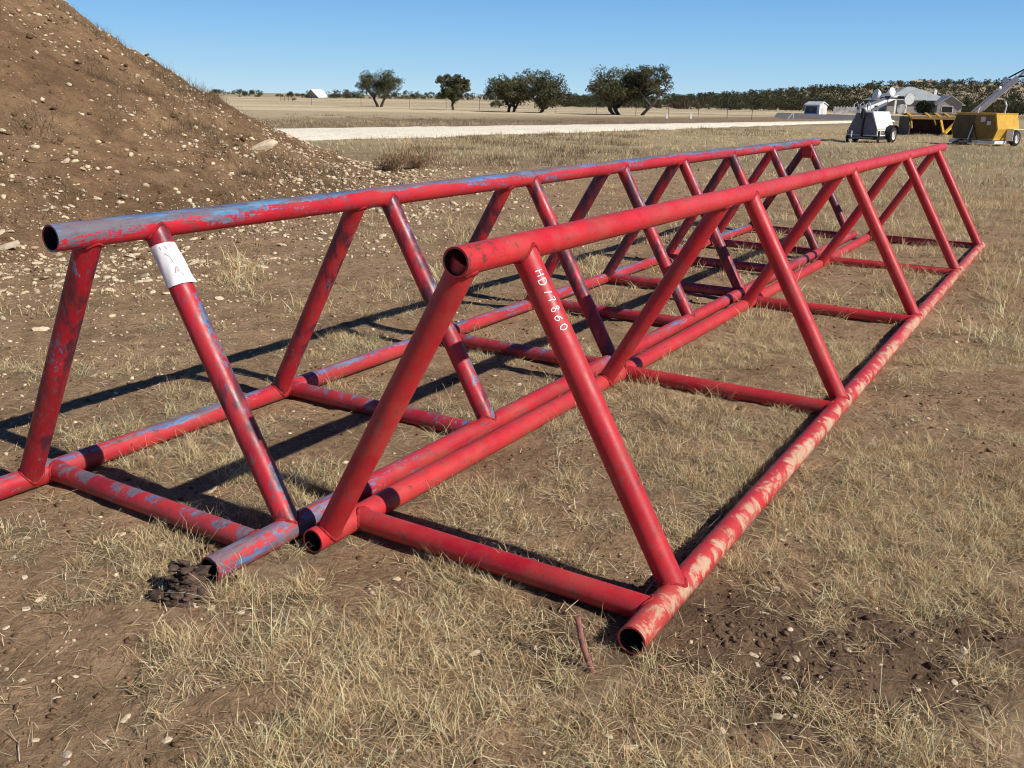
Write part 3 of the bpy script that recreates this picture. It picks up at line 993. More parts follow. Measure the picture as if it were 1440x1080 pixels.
near = join([tufts(5200, 1.7, 7.0, 38, (0.02, 0.085), 0.0022, 3, 1, 0.75, 0.032), tufts(800, 1.7, 7.0, 24, (0.05, 0.17), 0.0019, 3, 2, 0.75, 0.026), tufts(1500, 1.7, 9.0, 34, (0.015, 0.05), 0.0030, 2, 7, 0.75, 0.05, 3.4), litter(130000, 1.7, 10)])
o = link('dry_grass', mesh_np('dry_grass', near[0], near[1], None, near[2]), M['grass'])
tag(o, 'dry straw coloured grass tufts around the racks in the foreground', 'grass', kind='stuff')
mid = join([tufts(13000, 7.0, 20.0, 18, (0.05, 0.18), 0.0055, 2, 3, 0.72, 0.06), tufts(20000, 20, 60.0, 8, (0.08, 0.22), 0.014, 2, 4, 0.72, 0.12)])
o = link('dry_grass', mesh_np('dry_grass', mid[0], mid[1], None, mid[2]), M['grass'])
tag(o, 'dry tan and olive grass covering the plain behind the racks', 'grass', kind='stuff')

# weeds on the mound
wx, wy = sample_polar(2600, 6, 24, -33, 0)
qv = 12.1 - np.hypot(wx - MC[0], wy - MC[1])
kp = (qv > 0.4) & (RNG.random(len(wx)) < sstep(0.55, 0.75, fbm(wx * 0.8, wy * 0.8, 301, 3)) + 0.06 + 0.25 * sstep(5.5, 8, qv)); wx, wy = wx[kp], wy[kp]
kb = 26; n = len(wx)
bx, by = np.repeat(wx, kb) + RNG.normal(size=n * kb) * 0.10, np.repeat(wy, kb) + RNG.normal(size=n * kb) * 0.10
wv = blades(bx, by, surf(bx, by), RNG.uniform(0, 6.28, n * kb), np.abs(RNG.normal(size=n * kb)) * .6, RNG.uniform(.06, .28, n * kb), np.full(n * kb, .006), RNG.uniform(.2, 1.3, n * kb),
            np.array([[0.24, 0.17, 0.11], [0.17, 0.13, 0.095], [0.33, 0.25, 0.15]])[RNG.integers(0, 3, n * kb)], 2)
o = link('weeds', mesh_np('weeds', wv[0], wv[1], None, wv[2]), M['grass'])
tag(o, 'thin dead weeds growing on the dirt mound', 'weeds', kind='stuff')
# dead roadside weeds, reddish brown, between mound and road and along the far verge
px_, py_ = [], []
for (u0, u1, Y0, Y1, n_) in ((560, 900, 22, 44, 420), (380, 1100, 45, 75, 900)):
    Yv = RNG.uniform(Y0, Y1, n_); pv = RNG.uniform(u0, u1, n_)
    px_.append(far(pv, Yv)); py_.append(Yv)
wx, wy = np.concatenate(px_), np.concatenate(py_)
al_far = (wy - 43) - (wx + 11.9) * 1.03; al_near = (wy - 31.5) - (wx + 8.8) * 1.30
kp = ((al_far > 0.5) | (al_near < -0.5)) & (RNG.random(len(wx)) < sstep(.46, .6, fbm(wx * .35, wy * .35, 333, 3)) + .1) & ((12.1 - np.hypot(wx - MC[0], wy - MC[1])) < -0.5); wx, wy = wx[kp], wy[kp]; n = len(wx); kb = 22
bx, by = np.repeat(wx, kb) + RNG.normal(size=n * kb) * .22, np.repeat(wy, kb) + RNG.normal(size=n * kb) * .22
wv = blades(bx, by, ground_h(bx, by), RNG.uniform(0, 6.28, n * kb), np.abs(RNG.normal(size=n * kb)) * .4, RNG.uniform(.06, .20, n * kb) * np.repeat(RNG.uniform(.5, 1.4, n), kb), np.full(n * kb, .014), RNG.uniform(.1, .9, n * kb),
            np.array([[0.30, 0.19, 0.12], [0.24, 0.165, 0.11], [0.36, 0.26, 0.16], [0.22, 0.20, 0.12]])[RNG.integers(0, 4, n * kb)], 2)
o = link('weeds', mesh_np('weeds', wv[0], wv[1], None, wv[2]), M['grass'])
tag(o, 'reddish brown dead weeds along both sides of the pale road', 'weeds', kind='stuff')

# two dry brown bushes between mound and road
def dry_bush(px, py, hgt_, wid_, label, seed):
    p = at(px, py); rg = np.random.default_rng(seed)
    root = empty('dry_bush', (p.x, p.y, float(ground_h(np.array([p.x]), np.array([p.y]))[0])), 0, label, 'bush')
    b = MB(); tips = []
    for i in range(45):
        a = rg.uniform(0, 6.28); L = hgt_ * rg.uniform(.6, 1.1); s_ = rg.uniform(.1, .8) * wid_
        p1 = Vector((math.cos(a) * s_ * .35, math.sin(a) * s_ * .35, L * .5)); p2 = Vector((math.cos(a) * s_, math.sin(a) * s_, L))
        b.sweep([(math.cos(a) * .03, math.sin(a) * .03, 0), p1, p2], [.008, .006, .003], 4); tips += [p1, p2, (p1 + p2) / 2]
    b.build('stems', simple('dead_stem', (0.26, 0.16, 0.10), 0.9), root)
    n_ = 900
    tp = np.array([tips[i] for i in rg.integers(0, len(tips), n_)]) + rg.normal(size=(n_, 3)) * 0.09
    tp[:, 2] = np.maximum(tp[:, 2], .03)
    v = blades(tp[:, 0], tp[:, 1], tp[:, 2], rg.uniform(0, 6.28, n_), rg.uniform(.1, 1.6, n_), rg.uniform(.05, .14, n_), np.full(n_, .016), rg.uniform(0, 1, n_),
               np.array([[.40, .25, .15], [.32, .21, .13], [.26, .21, .12]])[rg.integers(0, 3, n_)], 2)
    link('foliage', mesh_np('foliage', v[0], v[1], None, v[2]), M['grass'], root)


dry_bush(548, 243, .30, .7, 'dark brown dry bush just right of the mound toe', 1)
dry_bush(585, 238, .28, .8, 'reddish dry bush right of the darker one by the mound', 2)

# ------------------------------------------------------------------ trees
k = NT('oak_leaf')
d1 = k.n('ShaderNodeBsdfPrincipled'); k.set(d1.inputs['Base Color'], k.attr('col')); d1.inputs['Roughness'].default_value = .65; d1.inputs['Specular IOR Level'].default_value = .08
k.t.links.new(d1.outputs[0], k.out.inputs[0]); M['leaf'] = k.m
M['bark'] = simple('bark', (0.075, 0.06, 0.05), 0.95, var=0.4, scale=5, bump=0.8)


def leaf_cloud(centres, radii, n, size, rg, base=(0.050, 0.058, 0.026), flat=0.75):
    idx = rg.choice(len(centres), n, p=radii ** 2 / np.sum(radii ** 2))
    d = rg.normal(size=(n, 3)); d /= np.linalg.norm(d, axis=1)[:, None]
    r_ = rg.random(n) ** 0.42
    P = centres[idx] + d * (radii[idx] * r_)[:, None] * np.array([1, 1, flat])
    a = rg.normal(size=(n, 3)); a /= np.linalg.norm(a, axis=1)[:, None]
    b = np.cross(a, rg.normal(size=(n, 3))); b /= np.linalg.norm(b, axis=1)[:, None]
    s = (size * rg.uniform(.6, 1.4, n))[:, None]
    V = np.stack([P - a * s, P + b * s * .5, P + a * s, P - b * s * .5], 1).reshape(-1, 3)
    Q = np.arange(n * 4).reshape(-1, 4)
    tone = (0.65 + 0.7 * rg.random(len(centres)))[idx] * rg.uniform(.7, 1.3, n)
    hue = rg.random(len(centres))[idx]
    C = np.array(base)[None] * tone[:, None] * np.stack([1 + .35 * hue, 1 + .12 * hue, np.ones(n)], -1)
    return V, Q, np.repeat(C, 4, 0)


def oak(px, py, top_py, width_px, label, seed, trunks=1, lean=0.0, gaps=0.5, low=0.25, group=None, colr=(0.082, 0.090, 0.050)):
    p = at(px, py); Y = p.y; rg = np.random.default_rng(seed); rnd = random.Random(seed)
    H = (py - top_py) * Y / 1415.0; Wd = width_px * Y / 1351.0
    z0 = float(ground_h(np.array([p.x]), np.array([p.y]))[0])
    root = empty('oak_tree', (p.x, p.y, z0), 0, label, 'tree', group)
    b = MB(); cl = []; rad = []
    def grow(p0, d, L, r_, depth):
        pts = [p0]; q = p0.copy(); dd = d.copy(); m = 4
        for i in range(m):
            dd = (dd + Vector((rnd.gauss(0, .16), rnd.gauss(0, .16), rnd.gauss(0.03, .10)))).normalized()
            q = q + dd * (L / m); pts.append(q.copy())
        b.sweep(pts, [r_ * (1 - .45 * i / m) for i in range(m + 1)], 7)
        if depth >= 1:
            for f in (2, 3, 4):
                if rnd.random() < .75: cl.append(pts[f] + Vector((rnd.gauss(0, .2), rnd.gauss(0, .2), rnd.gauss(.1, .2)))); rad.append(Wd * rnd.uniform(.055, .105))
        if depth < 3:
            for i in range(3 if depth else 4):
                a = rnd.uniform(0, 6.28); up = rnd.uniform(.05, .75) if depth else rnd.uniform(.25, 1.0)
                nd = (dd * .55 + Vector((math.cos(a), math.sin(a), 0)) * .85 + Vector((0, 0, up * .55))).normalized()
                grow(pts[-1] if i else pts[3], nd, L * rnd.uniform(.6, .85), r_ * .55, depth + 1)
    for t in range(trunks):
        off = (t - (trunks - 1) / 2)
        grow(Vector((off * .35, rnd.uniform(-.2, .2), -.1)), Vector((off * .45 + lean, 0, 1)).normalized(), H * .33, H * .045, 0)
    cl = np.array([c[:] for c in cl]); rad = np.array(rad)
    lo, hi = cl.min(0), cl.max(0); ex = []
    while len(ex) < 26:
        u_ = rg.uniform(-1, 1, 3); l_ = np.linalg.norm(u_)
        if .55 < l_ < 1 and u_[2] > -.75: ex.append((lo + hi) / 2 + u_ * (hi - lo) * .5)
    cl = np.concatenate([cl, np.array(ex)]); rad = np.concatenate([rad, Wd * rg.uniform(.10, .16, 26)])
    # fit the crown to the size seen
    ext = cl.max(0) - cl.min(0)
    fx = (Wd * 0.84) / max(ext[0], .1); fz = (H * 0.93 - H * low) / max(ext[2], .1)
    mid = (cl.max(0) + cl.min(0)) / 2
    mx_ = np.array([lean * H * .35, 0, 0])
    def fit(P):
        out = P.copy(); zf = np.clip(P[:, 2] / (H * .33), 0, 1)
        out[:, 0] = P[:, 0] * (1 - zf) + ((P[:, 0] - mid[0]) * fx + mx_[0]) * zf
        out[:, 1] = P[:, 1] * (1 - zf) + ((P[:, 1] - mid[1]) * fx) * zf
        zz = H * low + (P[:, 2] - cl[:, 2].min()) * fz
        out[:, 2] = P[:, 2] * (1 - zf) + zz * zf
        return out
    c2 = fit(cl)
    tv = fit(np.array(b.v)); b.v = [tuple(q) for q in tv]
    b.build('trunk', M['bark'], root, True, 60)
    keep = rg.random(len(c2)) > gaps * .35
    v = leaf_cloud(c2[keep], rad[keep], 11000, 0.095, rg, colr)
    link('crown', mesh_np('crown', v[0], v[1], None, v[2]), M['leaf'], root)
    return root


oak(534, 150.5, 97, 70, 'rounded oak with forked trunk, leftmost tree on the far field', 21, 2, 0, .5, .28)
oak(637, 155, 103, 50, 'small oak with single straight trunk, second tree from the left', 22, 1, 0, .6, .26)
oak(718, 157.5, 100.5, 78, 'dense oak on two trunks, left one of the touching middle pair', 23, 2, -.02, .15, .16)
oak(752, 158.5, 94, 98, 'dense oak with one thick leaning trunk, right one of the touching middle pair', 24, 1, .03, .2, .15)
oak(868, 161.5, 92, 96, 'tall open oak with two dark trunks, left one of the right pair', 25, 2, .0, .7, .2)
oak(902, 162.5, 90, 86, 'tall open oak with single trunk, right one of the right pair', 26, 1, .0, .7, .22)


def bush(name, px, py, h_px, w_px, Y, label, seed, n=1600, c=(0.05, 0.062, 0.03), cat='bush', zoff=0.0, lsize=None, group=None):
    rg = np.random.default_rng(seed); H = h_px * Y / 1415; W = w_px * Y / 1351
    x = far(px, Y); z = float(ground_h(np.array([x]), np.array([float(Y)]))[0])
    m = 14
    cc = np.stack([rg.uniform(-.4, .4, m) * W, rg.uniform(-.3, .3, m) * W, H * rg.uniform(.3, .72, m)], -1)
    cc[:, 2] *= 1 - 0.5 * (np.abs(cc[:, 0]) / (W * .5)) ** 2
    rr = np.full(m, min(H * .33, W * .3)) * rg.uniform(.8, 1.2, m)
    v = leaf_cloud(cc, rr, n, lsize or H * .05, rg, c)
    root = empty(name, (x, Y, z), 0, label, cat, group)
    link('foliage', mesh_np('foliage', v[0], v[1], None, v[2]), M['leaf'], root)
    b = MB()
    for i in range(5): b.sweep([(rg.normal() * .1 * W, rg.normal() * .05 * W, -.1), Vector(cc[i])], [H * .03, H * .012], 6)
    b.build('stem', M['bark'], root)


for i, (px, hp, wp, lab) in enumerate(((300, 12, 30, 'dark green bush on the horizon, closest to the mound edge'), (329, 12, 26, 'wide green bush on the horizon between the mound edge and white roof'),
        (352, 12, 24, 'bush with a bare twiggy top on the horizon left of the white roof'), (385, 6, 12, 'tiny low bush on the horizon left of the white roof'),
        (403, 10, 16, 'round dark bush on the horizon two bushes left of the white roof'), (418, 8, 18, 'low dark bush touching the white roof building on its left'),
        (462, 8, 20, 'low dark bush just right of the white roofed building'), (480, 12, 14, 'sparse greyish bush between white roof and leftmost oak'))):
    bush('field_bush', px, 0, hp, wp, 330, lab, 400 + i, 1500, (0.055, 0.068, 0.034) if i != 7 else (.12, .12, .10))
bush('evergreen_tree', 1294, 0, 24, 23, 150, 'dark round evergreen tree standing in front of the grey roofed house', 450, 5000, (0.022, 0.03, 0.018), 'tree', lsize=.12)
bush('field_bush', 692, 0, 12, 22, 140, 'low green bush under the left side of the middle oak pair', 451, 1800, (0.04, 0.075, 0.03))
bush('field_bush', 406, 0, 6.5, 5.5, 200, 'small dark shrub standing alone by the rusty livestock panel', 452, 500, (0.06, 0.04, 0.03))


# woodland masses
def wood(name, label, pts, seed, per, size, base, hr=(4, 6)):
    rg = np.random.default_rng(seed); VV = []; o = 0
    tv = MB()
    for (x, y, H) in pts:
        z = float(ground_h(np.array([x]), np.array([y]))[0]); W = H * rg.uniform(.9, 1.5); m = 11
        cc = np.stack([x + rg.normal(size=m) * W * .28, y + rg.normal(size=m) * W * .28, z + H * rg.uniform(.08, .80, m)], -1)
        rr = H * rg.uniform(.16, .27, m)
        tint = rg.uniform(.7, 1.35); br = rg.random()
        c = np.array(base) * tint
        if br < .06: c = np.array([.075, .05, .04]) * tint
        elif br < .3: c = np.array([.058, .062, .032]) * tint
        VV.append(leaf_cloud(cc, rr, per, size * H, rg, tuple(c)))
        tv.sweep([(x, y, z - .3), (x + rg.normal() * .3, y, z + H * .5)], [H * .035, H * .02], 5)
    v = join(VV)
    ob = link(name, mesh_np(name, v[0], v[1], None, v[2]), M['leaf'])
    tag(ob, label, 'woodland', kind='stuff')
    t = tv.build('trunks', M['bark'], ob); t['kind'] = 'stuff'
    return ob


rg = np.random.default_rng(5)
pts = []
for i in range(520):
    Y = rg.uniform(175, 235); px = rg.uniform(765, 1500)
    pts.append((far(px, Y), Y, (rg.uniform(1.6, 2.9) if px > 900 else rg.uniform(2.0, 3.0)) * (1 + (Y - 175) / 400)))
wood('woodland', 'dense dark green belt of trees across the right background', pts, 61, 380, .045, (0.046, 0.056, 0.030))
pts = []
for i in range(640):
    d = rg.uniform(270, 530); px = rg.uniform(930, 1560)
    x, y = far(px, d), d
    if fbm(np.array([x * .02]), np.array([y * .02]), 77, 3)[0] > 0.58 and rg.random() < .85: continue
    pts.append((x, y, rg.uniform(2.4, 4.2)))
for i in range(60):
    d = rg.uniform(540, 620); px = rg.uniform(1000, 1560); pts.append((far(px, d), d, rg.uniform(1.6, 3)))
for i in range(110):      # skyline row
    px = rg.uniform(960, 1560); d = rg.uniform(635, 665)
    if vnoise(np.array([px * .045]), np.array([3.3]), 5)[0] < .38: continue
    pts.append((far(px, d), d, rg.uniform(2.6, 4.6)))
wood('hillside_wood', 'scattered dark trees covering the low hill on the right horizon', pts, 62, 170, .075, (0.048, 0.058, 0.034))
pts = [(far(px, 420) + rg.normal() * 3, 420 + rg.uniform(-20, 20), rg.uniform(2.2, 4.0)) for px in np.linspace(440, 830, 95)]
wood('hedgerow', 'thin dark line of distant trees along the left horizon', pts, 63, 160, .08, (0.045, 0.055, 0.032))

# ------------------------------------------------------------------ buildings
M['roof_grey'] = simple('grey_metal_roof', (0.40, 0.43, 0.43), 0.45, var=.1, scale=.7, metal=0.0)
M['wall_grey'] = simple('grey_siding', (0.30, 0.28, 0.26), 0.8, var=.12, scale=1)
M['wall_white'] = simple('white_trim', (0.80, 0.78, 0.72), 0.7, var=.06)
M['glass'] = simple('dark_window', (0.02, 0.022, 0.025), 0.15, var=.2)
M['roof_white'] = simple('white_roof', (0.80, 0.80, 0.80), 0.5, var=.04, scale=.6)
M['wall_tan'] = simple('tan_wall', (0.45, 0.37, 0.29), 0.85, var=.12, scale=.7)


def gable(root, L, W, h, rh, wall, roof, over=.3, windows=(), axis='y'):
    """box with a pitched roof: ridge along local y"""
    b = MB()
    b.add([(-W / 2, 0, -.4), (W / 2, 0, -.4), (W / 2, L, -.4), (-W / 2, L, -.4), (-W / 2, 0, h), (W / 2, 0, h), (W / 2, L, h), (-W / 2, L, h), (0, 0, h + rh), (0, L, h + rh)],
          [(0, 1, 5, 8, 4), (2, 3, 7, 9, 6), (1, 2, 6, 5), (3, 0, 4, 7), (3, 2, 1, 0)])
    w = b.build('wall', wall, root)
    r_ = MB(); sl = rh / (W / 2); t = .12; e = W / 2 + over
    for s in (-1, 1):
        r_.add([(s * e, -over, h - over * sl + .02), (0, -over, h + rh + .02), (0, L + over, h + rh + .02), (s * e, L + over, h - over * sl + .02),
                (s * e, -over, h - over * sl + t), (0, -over, h + rh + t + .03), (0, L + over, h + rh + t + .03), (s * e, L + over, h - over * sl + t)],
               [(0, 1, 2, 3), (4, 5, 6, 7), (0, 1, 5, 4), (2, 3, 7, 6), (0, 3, 7, 4)])
    r_.build('roof', roof, root)
    for (x0, z0, x1, z1) in windows:
        f = MB(); f.box((x0 - .08, -.06, z0 - .08), (x1 + .08, -.004, z1 + .08)); fo = f.build('window', M['wall_white'], root)
        g_ = MB(); g_.box((x0, -.075, z0), (x1, -.063, z1)); g_.build('pane', M['glass'], fo)
    return w


# grey roofed house
HY = 165.0
hx = far(1288, HY)
hr = empty('house', (hx, HY, 0), 0, 'grey single storey house with pale hipped metal roof behind the yellow implement', 'house')
PX = HY / 1351; PZ = HY / 1415
def hp(px, py, dy=0): return Vector(((px - 1288) * PX + (dy * (px - 720) / 1351), dy, hz(px, py, HY + dy)))
# main block walls
b = MB(); b.box((-5.4, 1.0, -.4), (5.0, 10.5, 2.35)); b.build('wall', M['wall_grey'], hr)
b = MB()
e = 2.25
b.add([(-6.2, .3, e), (5.8, .3, e), (5.8, 11.2, e), (-6.2, 11.2, e), (-0.6, 5.4, 4.55), (0.4, 5.4, 4.55)],
      [(0, 1, 5, 4), (1, 2, 5), (2, 3, 4, 5), (3, 0, 4), (3, 2, 1, 0)])
b.build('roof', M['roof_grey'], hr)
b = MB(); b.box((3.3, 3.0, 2.4), (3.75, 3.5, 4.1)); b.build('chimney', M['wall_white'], hr)
b = MB(); b.box((-4.6, -.2, -.4), (-4.3, .1, 2.2)); b.build('porch_post', M['wall_white'], hr)
b = MB(); b.box((-2.6, .1, -.4), (-2.35, .35, 2.2)); b.build('porch_post', M['wall_white'], hr)
# front gable wing
wr = empty('front_wing', (3.6, -3.0, 0)); wr.parent = hr; wr.rotation_euler = (0, 0, R(-8))
gable(wr, 5.0, 3.9, 1.75, 1.25, M['wall_grey'], M['roof_grey'], .45, [(-1.2, .35, .5, 1.35)])
b = MB(); b.box((1.958, .25, -.4), (2.0, 4.5, 1.5)); b.build('lit_side_panel', M['wall_white'], wr)  # white panel puts the sunlight on this side wall into colour

# white shed near the woods
SY = 132.0
sr = empty('shed', (far(1151.5, SY), SY, 0), R(24), 'small white shed with white roof and shade-coloured side panel in front of the woods', 'shed')
gable(sr, 3.0, 1.35, 1.25, .35, M['wall_white'], M['roof_white'], .1)
b = MB(); b.box((-.700, .5, .2), (-.682, 2.8, 1.1)); b.build('side_shade_panel', simple('side_shade_paint', (0.11, 0.11, 0.12), .8), sr)  # dark panel paints the shade on the white side wall
b = MB(); b.box((-.722, 1.2, .4), (-.704, 1.9, .9)); b.build('window', M['glass'], sr)
b = MB(); b.box((-.28, -.012, 0), (.05, -.003, .85)); b.build('door', simple('pale_door', (.62, .60, .55), .7), sr)

# far white roof
BY = 330.0
br = empty('barn', (far(431, BY), BY, 0), R(-38), 'distant barn with a steep white metal roof on the left horizon', 'barn')
gable(br, 4.2, 6.8, .5, 2.3, M['wall_tan'], M['roof_white'], .4)

# hilltop houses
for i, (px, py, w_, rot, lab) in enumerate(((1252, 122, 8, 70, 'small pale house with greenish roof on the hill, left of three'), (1279, 122.5, 9, 82, 'long pale house on the hill above the grey roof, middle of three'),
                                   (1297, 122, 8, 76, 'pale house on the hill above the yellow implement, right of three'))):
    w_ = w_ * .6; Y = 606.0; x = far(px, Y); z = float(ground_h(np.array([x]), np.array([Y]))[0])
    r_ = empty('hill_house', (x + w_ / 2, Y, z), R(rot), lab, 'house')
    gable(r_, w_, 3.2, 1.5, 1.0, M['wall_white'] if i else M['wall_tan'], (M['roof_grey'], M['wall_tan'], M['wall_tan'])[i], .3)

# pale board fence right of the shed
fr_ = empty('board_fence', (far(1166, 150), 150, 0), 0, 'pale weathered board fence between the shed and the white light tower', 'fence')
M['board'] = simple('weathered_board', (0.36, 0.35, 0.36), .85, var=.4, scale=1.5)
b = MB()
for i in range(44):
    b.box((i * .16, 0, 0), (i * .16 + .13, .03, 1.05 + .1 * math.sin(i * 2.1)))
b.build('boards', M['board'], fr_)
b = MB(); b.box((0, .031, .25), (7, .08, .35)); b.box((0, .031, .8), (7, .08, .9)); b.build('rails', M['board'], fr_)

# wire fence across the field
M['post'] = simple('rusty_post', (0.10, 0.085, 0.075), .8, var=.3)
wf = empty('wire_fence', (0, 0, 0), 0, 'thin wire fence on dark steel posts crossing the field in front of the oaks', 'fence')
fp = [(430, 138), (500, 131), (568, 124.5), (620, 119), (667, 114), (720, 109.5), (775, 105), (832, 102), (888, 99), (934, 97), (976, 94), (1017, 88), (1052, 86)]
tops = []
for i, (px, Y) in enumerate(fp):
    x = far(px, Y); z = float(ground_h(np.array([x]), np.array([float(Y)]))[0]); H = 1.65 if px in (976, 1017) else 1.25
    b = MB(); b.box((x - .022, Y - .022, z - .2), (x + .022, Y + .022, z + H)); b.build('post', M['post'], wf); tops.append(Vector((x, Y, z)))
b = MB()
for hgt_ in (.35, .7, 1.1):
    for p, q in zip(tops[:-1], tops[1:]):
        b.sweep([p + Vector((0, 0, hgt_)), (p + q) / 2 + Vector((0, 0, hgt_ - .02)), q + Vector((0, 0, hgt_))], .006, 4)
b.build('wires', M['post'], wf)
for px, lab in ((932, 'short white marker post, left of two beyond the road'), (966, 'short white marker post, right of two beyond the road')):
    Y = 86.0; x = far(px, Y)
    b = MB(); b.box((-.09, -.09, -.1), (.09, .09, .42)); b.box((-.105, -.105, .422), (.105, .105, .46))
    o = b.build('marker_post', M['wall_white'], loc=(x, Y, float(ground_h(np.array([x]), np.array([Y]))[0]))); tag(o, lab, 'post')
# rusty livestock panel
M['rusty'] = simple('rusty_panel', (0.26, 0.15, 0.08), .85, var=.3)
lp = empty('livestock_panel', (far(387, 200), 200, 0), 0, 'low rusty livestock panel standing in the far left field', 'livestock panel')
b = MB()
for z in (.2, .5, .8): b.box((.06, -.02, z), (2.34, .02, z + .07))
b.build('rails', M['rusty'], lp)
for x in (0, .8, 1.6, 2.4):
    b = MB(); b.box((x - .05, -.03, -.1), (x + .05, .03, .95)); b.build('upright', M['rusty'], lp)
# white pole barrier by the driveway
wb = empty('pole_gate', (far(1103, 93), 93, 0), 0, 'white slanting pole gate beside the grey driveway', 'gate')
b = MB(); b.sweep([(0, 0, .05), (.55, 0, .75)], .035, 8); b.build('pole', M['wall_white'], wb)
b = MB(); b.sweep([(.5, .02, -.05), (.55, .02, .8)], .03, 8); b.build('post', M['wall_white'], wb)

# ------------------------------------------------------------------ light towers and the yellow implement
M['cream'] = simple('cream_paint', (0.86, 0.83, 0.71), .5, var=.08, scale=3, dirt=(0.45, 0.40, 0.30))
M['shade_grey'] = simple('shaded_grey_panel', (0.14, 0.14, 0.175), .55, var=.1, scale=3)  # grey paints shade on the white tower's end doors; mast section reuses it
M['black'] = simple('black_steel', (0.02, 0.02, 0.022), .6, var=.3)
M['rubber'] = simple('tyre_rubber', (0.025, 0.025, 0.026), .9, var=.3, scale=12)
M['galv'] = simple('galvanised_steel', (0.74, 0.75, 0.77), .45, metal=.1, var=.12, scale=4)
M['rim'] = simple('pale_rim', (0.62, 0.60, 0.56), .5, var=.1)
M['yellow'] = simple('yellow_paint', (0.62, 0.36, 0.045), .5, var=.12, scale=3, dirt=(0.30, 0.20, 0.08))
M['yellow_shaded'] = simple('shaded_yellow_paint', (0.24, 0.135, 0.025), .6, var=.15, scale=3)  # yellow paint darkened to mustard, shade put into the colour
M['olive_shaded'] = simple('shaded_olive_paint', (0.085, 0.062, 0.03), .6, var=.2, scale=3)  # deeper shaded tone of the yellow, shade put into the colour
M['sticker'] = simple('pale_sticker', (0.62, 0.62, 0.66), .6, var=.1)
M['lens'] = simple('lamp_glass', (0.72, 0.72, 0.70), .15, var=.1)


def wheel(parent, loc, r_, w_, axis):
    ax = Vector(axis).normalized(); c = Vector(loc)
    wo = empty('wheel', c); wo.parent = parent
    def ring(r0, prof, n=28):
        b = MB(); u = ax.orthogonal().normalized(); v = ax.cross(u); m = len(prof)
        for i in range(n):
            a = 6.2832 * i / n; d = u * math.cos(a) + v * math.sin(a)
            for (rr, t) in prof: b.v.append(tuple(d * rr + ax * t))
        for i in range(n):
            j = (i + 1) % n
            for q in range(m - 1): b.f.append((i * m + q, j * m + q, j * m + q + 1, i * m + q + 1))
        return b
    ring(0, [(r_ * .62, -w_ / 2), (r_ * .85, -w_ / 2), (r_ * .97, -w_ * .36), (r_, 0), (r_ * .97, w_ * .36), (r_ * .85, w_ / 2), (r_ * .62, w_ / 2)]).build('tyre', M['rubber'], wo, True, 50)
    ring(0, [(0.001, -w_ * .28), (r_ * .2, -w_ * .3), (r_ * .24, -w_ * .12), (r_ * .55, -w_ * .15), (r_ * .63, -w_ * .45), (r_ * .63, w_ * .45), (r_ * .55, w_ * .15), (r_ * .24, w_ * .12), (r_ * .2, w_ * .3), (0.001, w_ * .28)]).build('rim', M['rim'], wo, True, 40)
    return wo


def lamp(parent, loc, d, r_=.2):
    """round flood lamp: reflector bowl plus glass"""
    d = Vector(d).normalized(); u = d.orthogonal().normalized(); v = d.cross(u)
    lo = empty('lamp', loc); lo.parent = parent
    b = MB(); n = 20; prof = [(.02, -r_ * 1.0), (r_ * .45, -r_ * .95), (r_ * .8, -r_ * .5), (r_, 0), (r_ * .97, .02)]
    for i in range(n):
        a = 6.2832 * i / n; e_ = u * math.cos(a) + v * math.sin(a)
        for (rr, t) in prof: b.v.append(tuple(e_ * rr + d * t))
    m = len(prof)
    for i in range(n):
        j = (i + 1) % n
        for q in range(m - 1): b.f.append((i * m + q, j * m + q, j * m + q + 1, i * m + q + 1))
    b.build('reflector', M['galv'], lo, True, 50)
    b = MB(); b.v = [tuple((u * math.cos(6.2832 * i / n) + v * math.sin(6.2832 * i / n)) * r_ * .95 + d * .012) for i in range(n)]; b.f = [tuple(range(n))]
    b.build('glass', M['lens'], lo)
    return lo


def prism(profile, y0, y1):
    """profile in (x, z), extruded along y"""
    b = MB(); n = len(profile)
    b.add([(x, y0, z) for x, z in profile] + [(x, y1, z) for x, z in profile],
          [tuple(range(n)), tuple(range(2 * n - 1, n - 1, -1))] + [((i + 1) % n, i, n + i, n + (i + 1) % n) for i in range(n)])
    return b


# --- white tower: local -y is the tongue end
pw = at(1222, 200)
lt = empty('light_tower', (pw.x, pw.y, 0), R(-45), 'white trailer mounted light tower with folded mast and round lamps', 'light tower')
prof = [(-.66, .28), (.66, .28), (.66, .55), (.62, .62), (.36, 1.28), (-.36, 1.28), (-.62, .62), (-.66, .55)]
prism(prof, -.75, .85).build('body', M['cream'], lt, bevel=.012)
for s in (-1, 1):
    x0, x1 = (.04, .62) if s > 0 else (-.62, -.04)
    pr = [(x0, .33), (x1, .33), (x1, .58), (.33 * s if s > 0 else -.33, 1.22)] + [(.04, 1.22)] if s > 0 else [(-.62, .33), (-.04, .33), (-.04, 1.22), (-.33, 1.22), (-.62, .58)]
    prism(pr, -.775, -.765 + .012).build('door', M['shade_grey'], lt)
b = MB()
for i in range(5): b.box((.665, -.45, .34 + .035 * i), (.672, .0, .36 + .035 * i))
b.build('vent', M['black'], lt)
b = MB(); b.add([(.592, -.25, .70), (.592, .12, .70), (.492, .12, .95), (.492, -.25, .95)], [(0, 1, 2, 3)]); b.build('placard', M['sticker'], lt)
b = MB(); b.box((.655, -.7, .57), (.668, .8, .585)); b.build('seam', M['black'], lt)
b = MB(); b.box((-.035, -.83, .2), (.035, -.765, 1.36)); b.build('latch_bar', M['black'], lt)
b = MB(); b.box((-.70, -.80, .14), (.70, .9, .27)); b.build('chassis', M['black'], lt)
